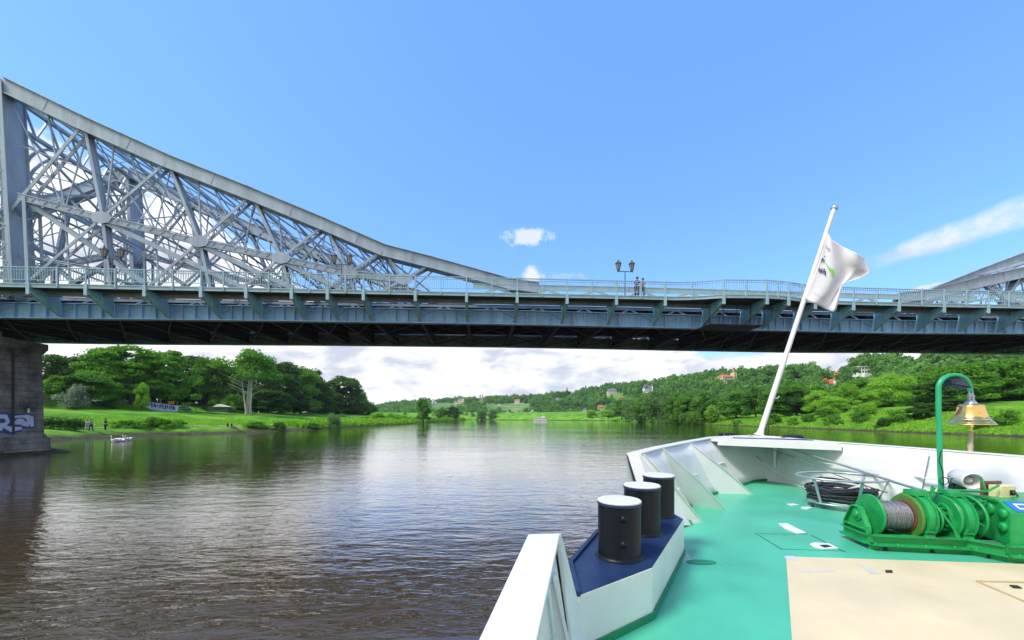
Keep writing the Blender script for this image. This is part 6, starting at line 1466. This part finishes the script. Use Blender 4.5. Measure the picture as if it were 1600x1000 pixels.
# gearbox
gb = MB()
prof = [(.50, .16), (.50, .64), (-.26, .655), (-.42, .55), (-.42, .16)]
def gx(y): return 1.45 - (.5 - y) * .196
k = 5; gb.add([w_(gx(y), y, z) for y, z in prof] + [w_(2.75, y, z) for y, z in prof], [tuple(range(k))[::-1], tuple(range(k, 2 * k))] + [(i, (i + 1) % k, k + (i + 1) % k, k + i) for i in range(k)])
gbox = gb.build('gearbox', GREEN, winch, bevel=.012)
def boss(x, y, z, r_, d, h=.03, nm='bearing_cap'): m = MB(); m.lathe(w_(x, y, z), d, [(r_, -.02), (r_, h * .6), (r_ * .9, h), (r_ * .2, h * 1.05)], 28); m.build(nm, GREEN, gbox)
nrmS = (-wx + wy * .196).normalized()
boss(gx(-.13), -.13, .535, .075, nrmS); boss(gx(-.33), -.33, .52, .055, nrmS); boss(gx(-.33), -.33, .36, .055, nrmS)
m = MB(); m.bar(w_(gx(-.42) - .004, -.42, .17), w_(gx(-.42) - .004, -.42, .54), .02, .02, wx); m.bar(w_(gx(.2) - .012, .2, .645), w_(gx(-.25) - .012, -.25, .66), .03, .03, wx); m.build('corner_weld', GREEN, gbox)
m = MB(); m.path([w_(1.28, .22, .66), w_(1.22, .10, .60), w_(1.22, -.10, .60), w_(1.27, -.16, .63)], .012, 8); m.build('lifting_handle', GREEN, gbox)
boss(gx(0), 0, .585, .06, nrmS, .03, 'inspection_cover')
nn_ = (wz * .84 - wy * .55).normalized(); up_ = (w_(0, -.27, .648) - w_(0, -.41, .557)); a = w_(1.33, -.41, .557); b_ = w_(1.62, -.41, .557)
m = MB(); m.prism([a + nn_ * .004, b_ + nn_ * .004, b_ + up_ + nn_ * .004, a + up_ + nn_ * .004], nn_ * .004); sg = m.build('number_plate', BLUESIGN, gbox)
m = MB(); s0 = w_(1.39, -.41, .557) + nn_ * .010 + up_ * .12; ux = wx; uy = up_.normalized()
for (x0, y0, x1, y1) in ((0, .09, .14, .108), (.122, .02, .14, .09), (0, .03, .018, .09), (0, .02, .05, .038), (.075, .02, .122, .038)):
    m.prism([s0 + ux * x0 + uy * y0, s0 + ux * x1 + uy * y0, s0 + ux * x1 + uy * y1, s0 + ux * x0 + uy * y1], nn_ * .002)
m.build('plate_figure', SIGNW, sg)
boss(1.5, -.42, .22, .045, -wy, .03, 'pinion_cover')

# control box and loudspeaker
cb = empty('control_box', w_(1.72, -.02, .73), 'cream switch box on a brown board on top of the winch gearbox', 'control box')
ctr = W(1566, 768.5, 4.86)
RZ = Matrix.Rotation(-WA + R(14), 3, 'Z')
m = MB(); m.box(ctr, (.225, .12, .17), RZ); m.build('box', CREAMBOX, cb, bevel=.008)
m = MB(); m.box(ctr + Vector((-.02, .10, .02)), (.27, .03, .20), RZ); m.build('backboard', BROWN, cb)
m = MB(); p = ctr + RZ @ Vector((.045, -.064, .0)); m.box(p, (.06, .012, .065), RZ); m.lathe(p, RZ @ Vector((0, -1, 0)), [(.022, 0), (.022, .025), (.012, .03)], 14); m.build('rotary_switch', DARK, cb)
m = MB()
for k in range(3): m.path([ctr + RZ @ Vector((.11, 0, .03 - .03 * k)), ctr + RZ @ Vector((.17, 0, .02 - .03 * k)), ctr + RZ @ Vector((.22, -.01, -.08)), ctr + RZ @ Vector((.26, -.01, -.2))], .009, 6)
m.build('cable', DARK, cb)
m = MB(); m.bar(ctr + Vector((0, .05, -.08)), ctr + Vector((0, .05, -.16)), .08, .02); m.build('bracket', GREEN, cb)
la = W(1497, 745, 5.35); lb = W(1521, 752.5, 5.08); ld = (lb - la).normalized(); ls = empty('loudspeaker', W(1500, 762, 5.35), 'round white horn loudspeaker beside the bell post', 'loudspeaker')
m = MB(); m.lathe(la, ld, [(.02, -.07), (.085, -.06), (.10, -.03), (.105, .25), (.108, (lb - la).length), (.098, (lb - la).length), (.09, (lb - la).length - .03), (.05, (lb - la).length - .12), (.03, (lb - la).length - .14)], 32, True, False); m.build('horn', GREYP, ls)
m = MB(); m.lathe(la + ld * ((lb - la).length - .15), ld, [(.045, 0), (.045, .05), (.03, .09), (.012, .11)], 18); m.build('driver_cone', GREYP, ls)
m = MB(); m.path([la + Vector((-.02, .02, -.03)), W(1490, 757, 5.40), W(1488, 768, 5.38)], .03, 8); m.box(W(1497, 757, 5.42), (.17, .07, .13), RZ); m.build('mount_bracket', DARK, ls)
m = MB(); m.path([la + Vector((-.02, 0, .02)), W(1487, 748, 5.30), W(1483, 757, 5.28), W(1482, 766, 5.28)], .008, 6); m.build('cable', FNAVY, ls)

# bell post, lamp and bell
pb = Vector((5.93, 5.30, DZ)); r = empty('bell_post', pb, 'green hooked pipe post rising behind the winch', 'bell post')
x0_ = (1466.5 - 800) / F * 5.3; x1_ = (1515 - 800) / F * 5.3; zt = CH + (HZ - 606) / F * 5.3; rad = (x1_ - x0_) / 2
pts = [pb + Vector((.03, 0, 0)), Vector((x0_ + .02, 5.3, DZ + 1.0)), Vector((x0_, 5.3, zt - .25))] + [Vector((x0_ + rad - rad * math.cos(t_), 5.3, zt + rad * .82 * math.sin(t_))) for t_ in np.linspace(0, math.pi, 15)] + [Vector((x1_ + .01, 5.3, zt - .04))]
m = MB(); m.path(pts, .030, 14); m.build('pipe', GREEN2, r)
m = MB(); m.disc(pb + Vector((.03, 0, .01)), wz, .09, .02); m.build('foot_plate', GREEN2, r)
lc = Vector((x0_ + rad, 5.27, zt + .06)); fl = empty('floodlight', lc, 'black floodlight hanging inside the bend of the green post', 'floodlight')
m = MB(); m.add([lc + Vector(p) * .8 for p in ((-.11, .09, .07), (.10, .09, .075), (.10, -.02, .085), (-.11, -.02, .08), (-.16, .10, -.03), (.17, .10, -.085), (.17, -.10, -.085), (-.15, -.10, -.02))], [(0, 1, 2, 3), (7, 6, 5, 4), (0, 4, 5, 1), (1, 5, 6, 2), (2, 6, 7, 3), (3, 7, 4, 0)]); m.build('housing', DARK, fl, bevel=.012)
m = MB(); m.add([lc + Vector(p) * .8 for p in ((-.13, .08, -.040), (.15, .08, -.088), (.15, -.085, -.088), (-.13, -.085, -.030))], [(0, 1, 2, 3)]); m.build('lens', GLASS, fl)
m = MB(); m.path([lc + Vector((-.03, .03, .07)), lc + Vector((0, .03, .13))], .012, 6); m.build('mount', DARK, fl)
bx = (1517 - 800) / F * 5.3; bt = CH + (HZ - 632) / F * 5.3; bb_ = CH + (HZ - 663.5) / F * 5.3; H = bt - bb_
bell = empty('ship_bell', (bx, 5.3, bb_), 'polished brass ship bell hanging from the green hook', 'bell')
RB = 27.5 / F * 5.3
bp_ = [(.0, H * 1.04), (RB * .30, H * 1.03), (RB * .46, H), (RB * .52, H * .94), (RB * .53, H * .84), (RB * .575, H * .64), (RB * .64, H * .46), (RB * .71, H * .31), (RB * .73, H * .30), (RB * .745, H * .275), (RB * .81, H * .18), (RB * .83, H * .175), (RB * .865, H * .13), (RB * .96, H * .035), (RB, 0), (RB * .94, .0), (RB * .76, H * .12), (RB * .58, H * .32), (RB * .48, H * .6), (RB * .44, H * .9)]
m = MB(); m.lathe((bx, 5.3, bb_), wz, bp_, 56, True, False); m.build('bell_body', BRASS, bell)
m = MB(); ct = Vector((bx, 5.3, bt)); m.lathe(ct, wz, [(.07, 0), (.05, .04), (.03, .06)], 16); m.bar(ct + Vector((-.025, 0, .04)), ct + Vector((-.02, 0, .16)), .016, .03); m.bar(ct + Vector((.035, 0, .04)), ct + Vector((.015, 0, .16)), .016, .03)
m.path([ct + Vector((-.045, 0, .115)), ct + Vector((.045, 0, .115))], .014, 8); m.path([ct + Vector((0, 0, .12)) + Vector((.022 * math.cos(a), 0, .05 + .05 * math.sin(a))) for a in np.linspace(0, 2 * math.pi, 17)[:-1]], .009, 6, closed=True); m.build('hanger', GALV, bell)
m = MB(); m.lathe((bx, 5.3, bb_ - .03), wz, [(.008, .2), (.02, .04), (.03, .01), (.015, -.01)], 12); m.path([Vector((bx, 5.3, bb_ - .03)), Vector((bx + .008, 5.3, bb_ - .10))], .012, 6); m.build('clapper', BRASS, bell)
m = MB(); z0 = bb_ - .095; z1 = CH + (HZ - 706) / F * 5.3
m.path([Vector((bx - .004, 5.3, z0)), Vector((bx - .002, 5.3, z0 - .04)), Vector((bx - .006, 5.3, (z0 + z1) / 2 - .03)), Vector((bx - .01, 5.3, (z0 + z1) / 2 - .05)), Vector((bx - .008, 5.3, z1 + .03)), Vector((bx - .008, 5.3, z1))], .02, 10, rs=[.014, .024, .022, .031, .024, .032]); m.build('bell_rope', STRING, bell)
m = MB(); m.path([Vector((x0_ - .03, 5.24, DZ + 1.2)), Vector((x0_ - .06, 5.24, DZ + 1.05)), Vector((x0_ - .03, 5.22, DZ + .92)), Vector((x0_ - .02, 5.22, DZ + .72))], .007, 6)
m.path([Vector((x0_ + .01 + .06 * math.cos(a), 5.24, DZ + .78 + .05 * math.sin(a))) for a in np.linspace(0, 6.28, 15)[:-1]], .006, 6, closed=True); m.path([Vector((x0_ + .06, 5.24, DZ + .78)), W(1487, 757, 5.3)], .006, 6)
tag(m.build('signal_cable', DARK), 'dark blue cable looped around the green bell post', 'cable')

# ------------------------------------------------------------------ air
HZM = bpy.data.materials.new('river air'); HZM.use_nodes = True; t = HZM.node_tree; t.nodes.clear()
pv = t.nodes.new('ShaderNodeVolumePrincipled'); pv.inputs['Color'].default_value = (.86, .92, 1, 1); pv.inputs['Density'].default_value = .00009; pv.inputs['Anisotropy'].default_value = .3
mo = t.nodes.new('ShaderNodeOutputMaterial'); t.links.new(pv.outputs[0], mo.inputs['Volume'])
m = MB(); m.bb((-1750, -650, -6), (1750, 2150, 190)); tag(m.build('haze', HZM), 'thin summer haze over the valley', kind='stuff')
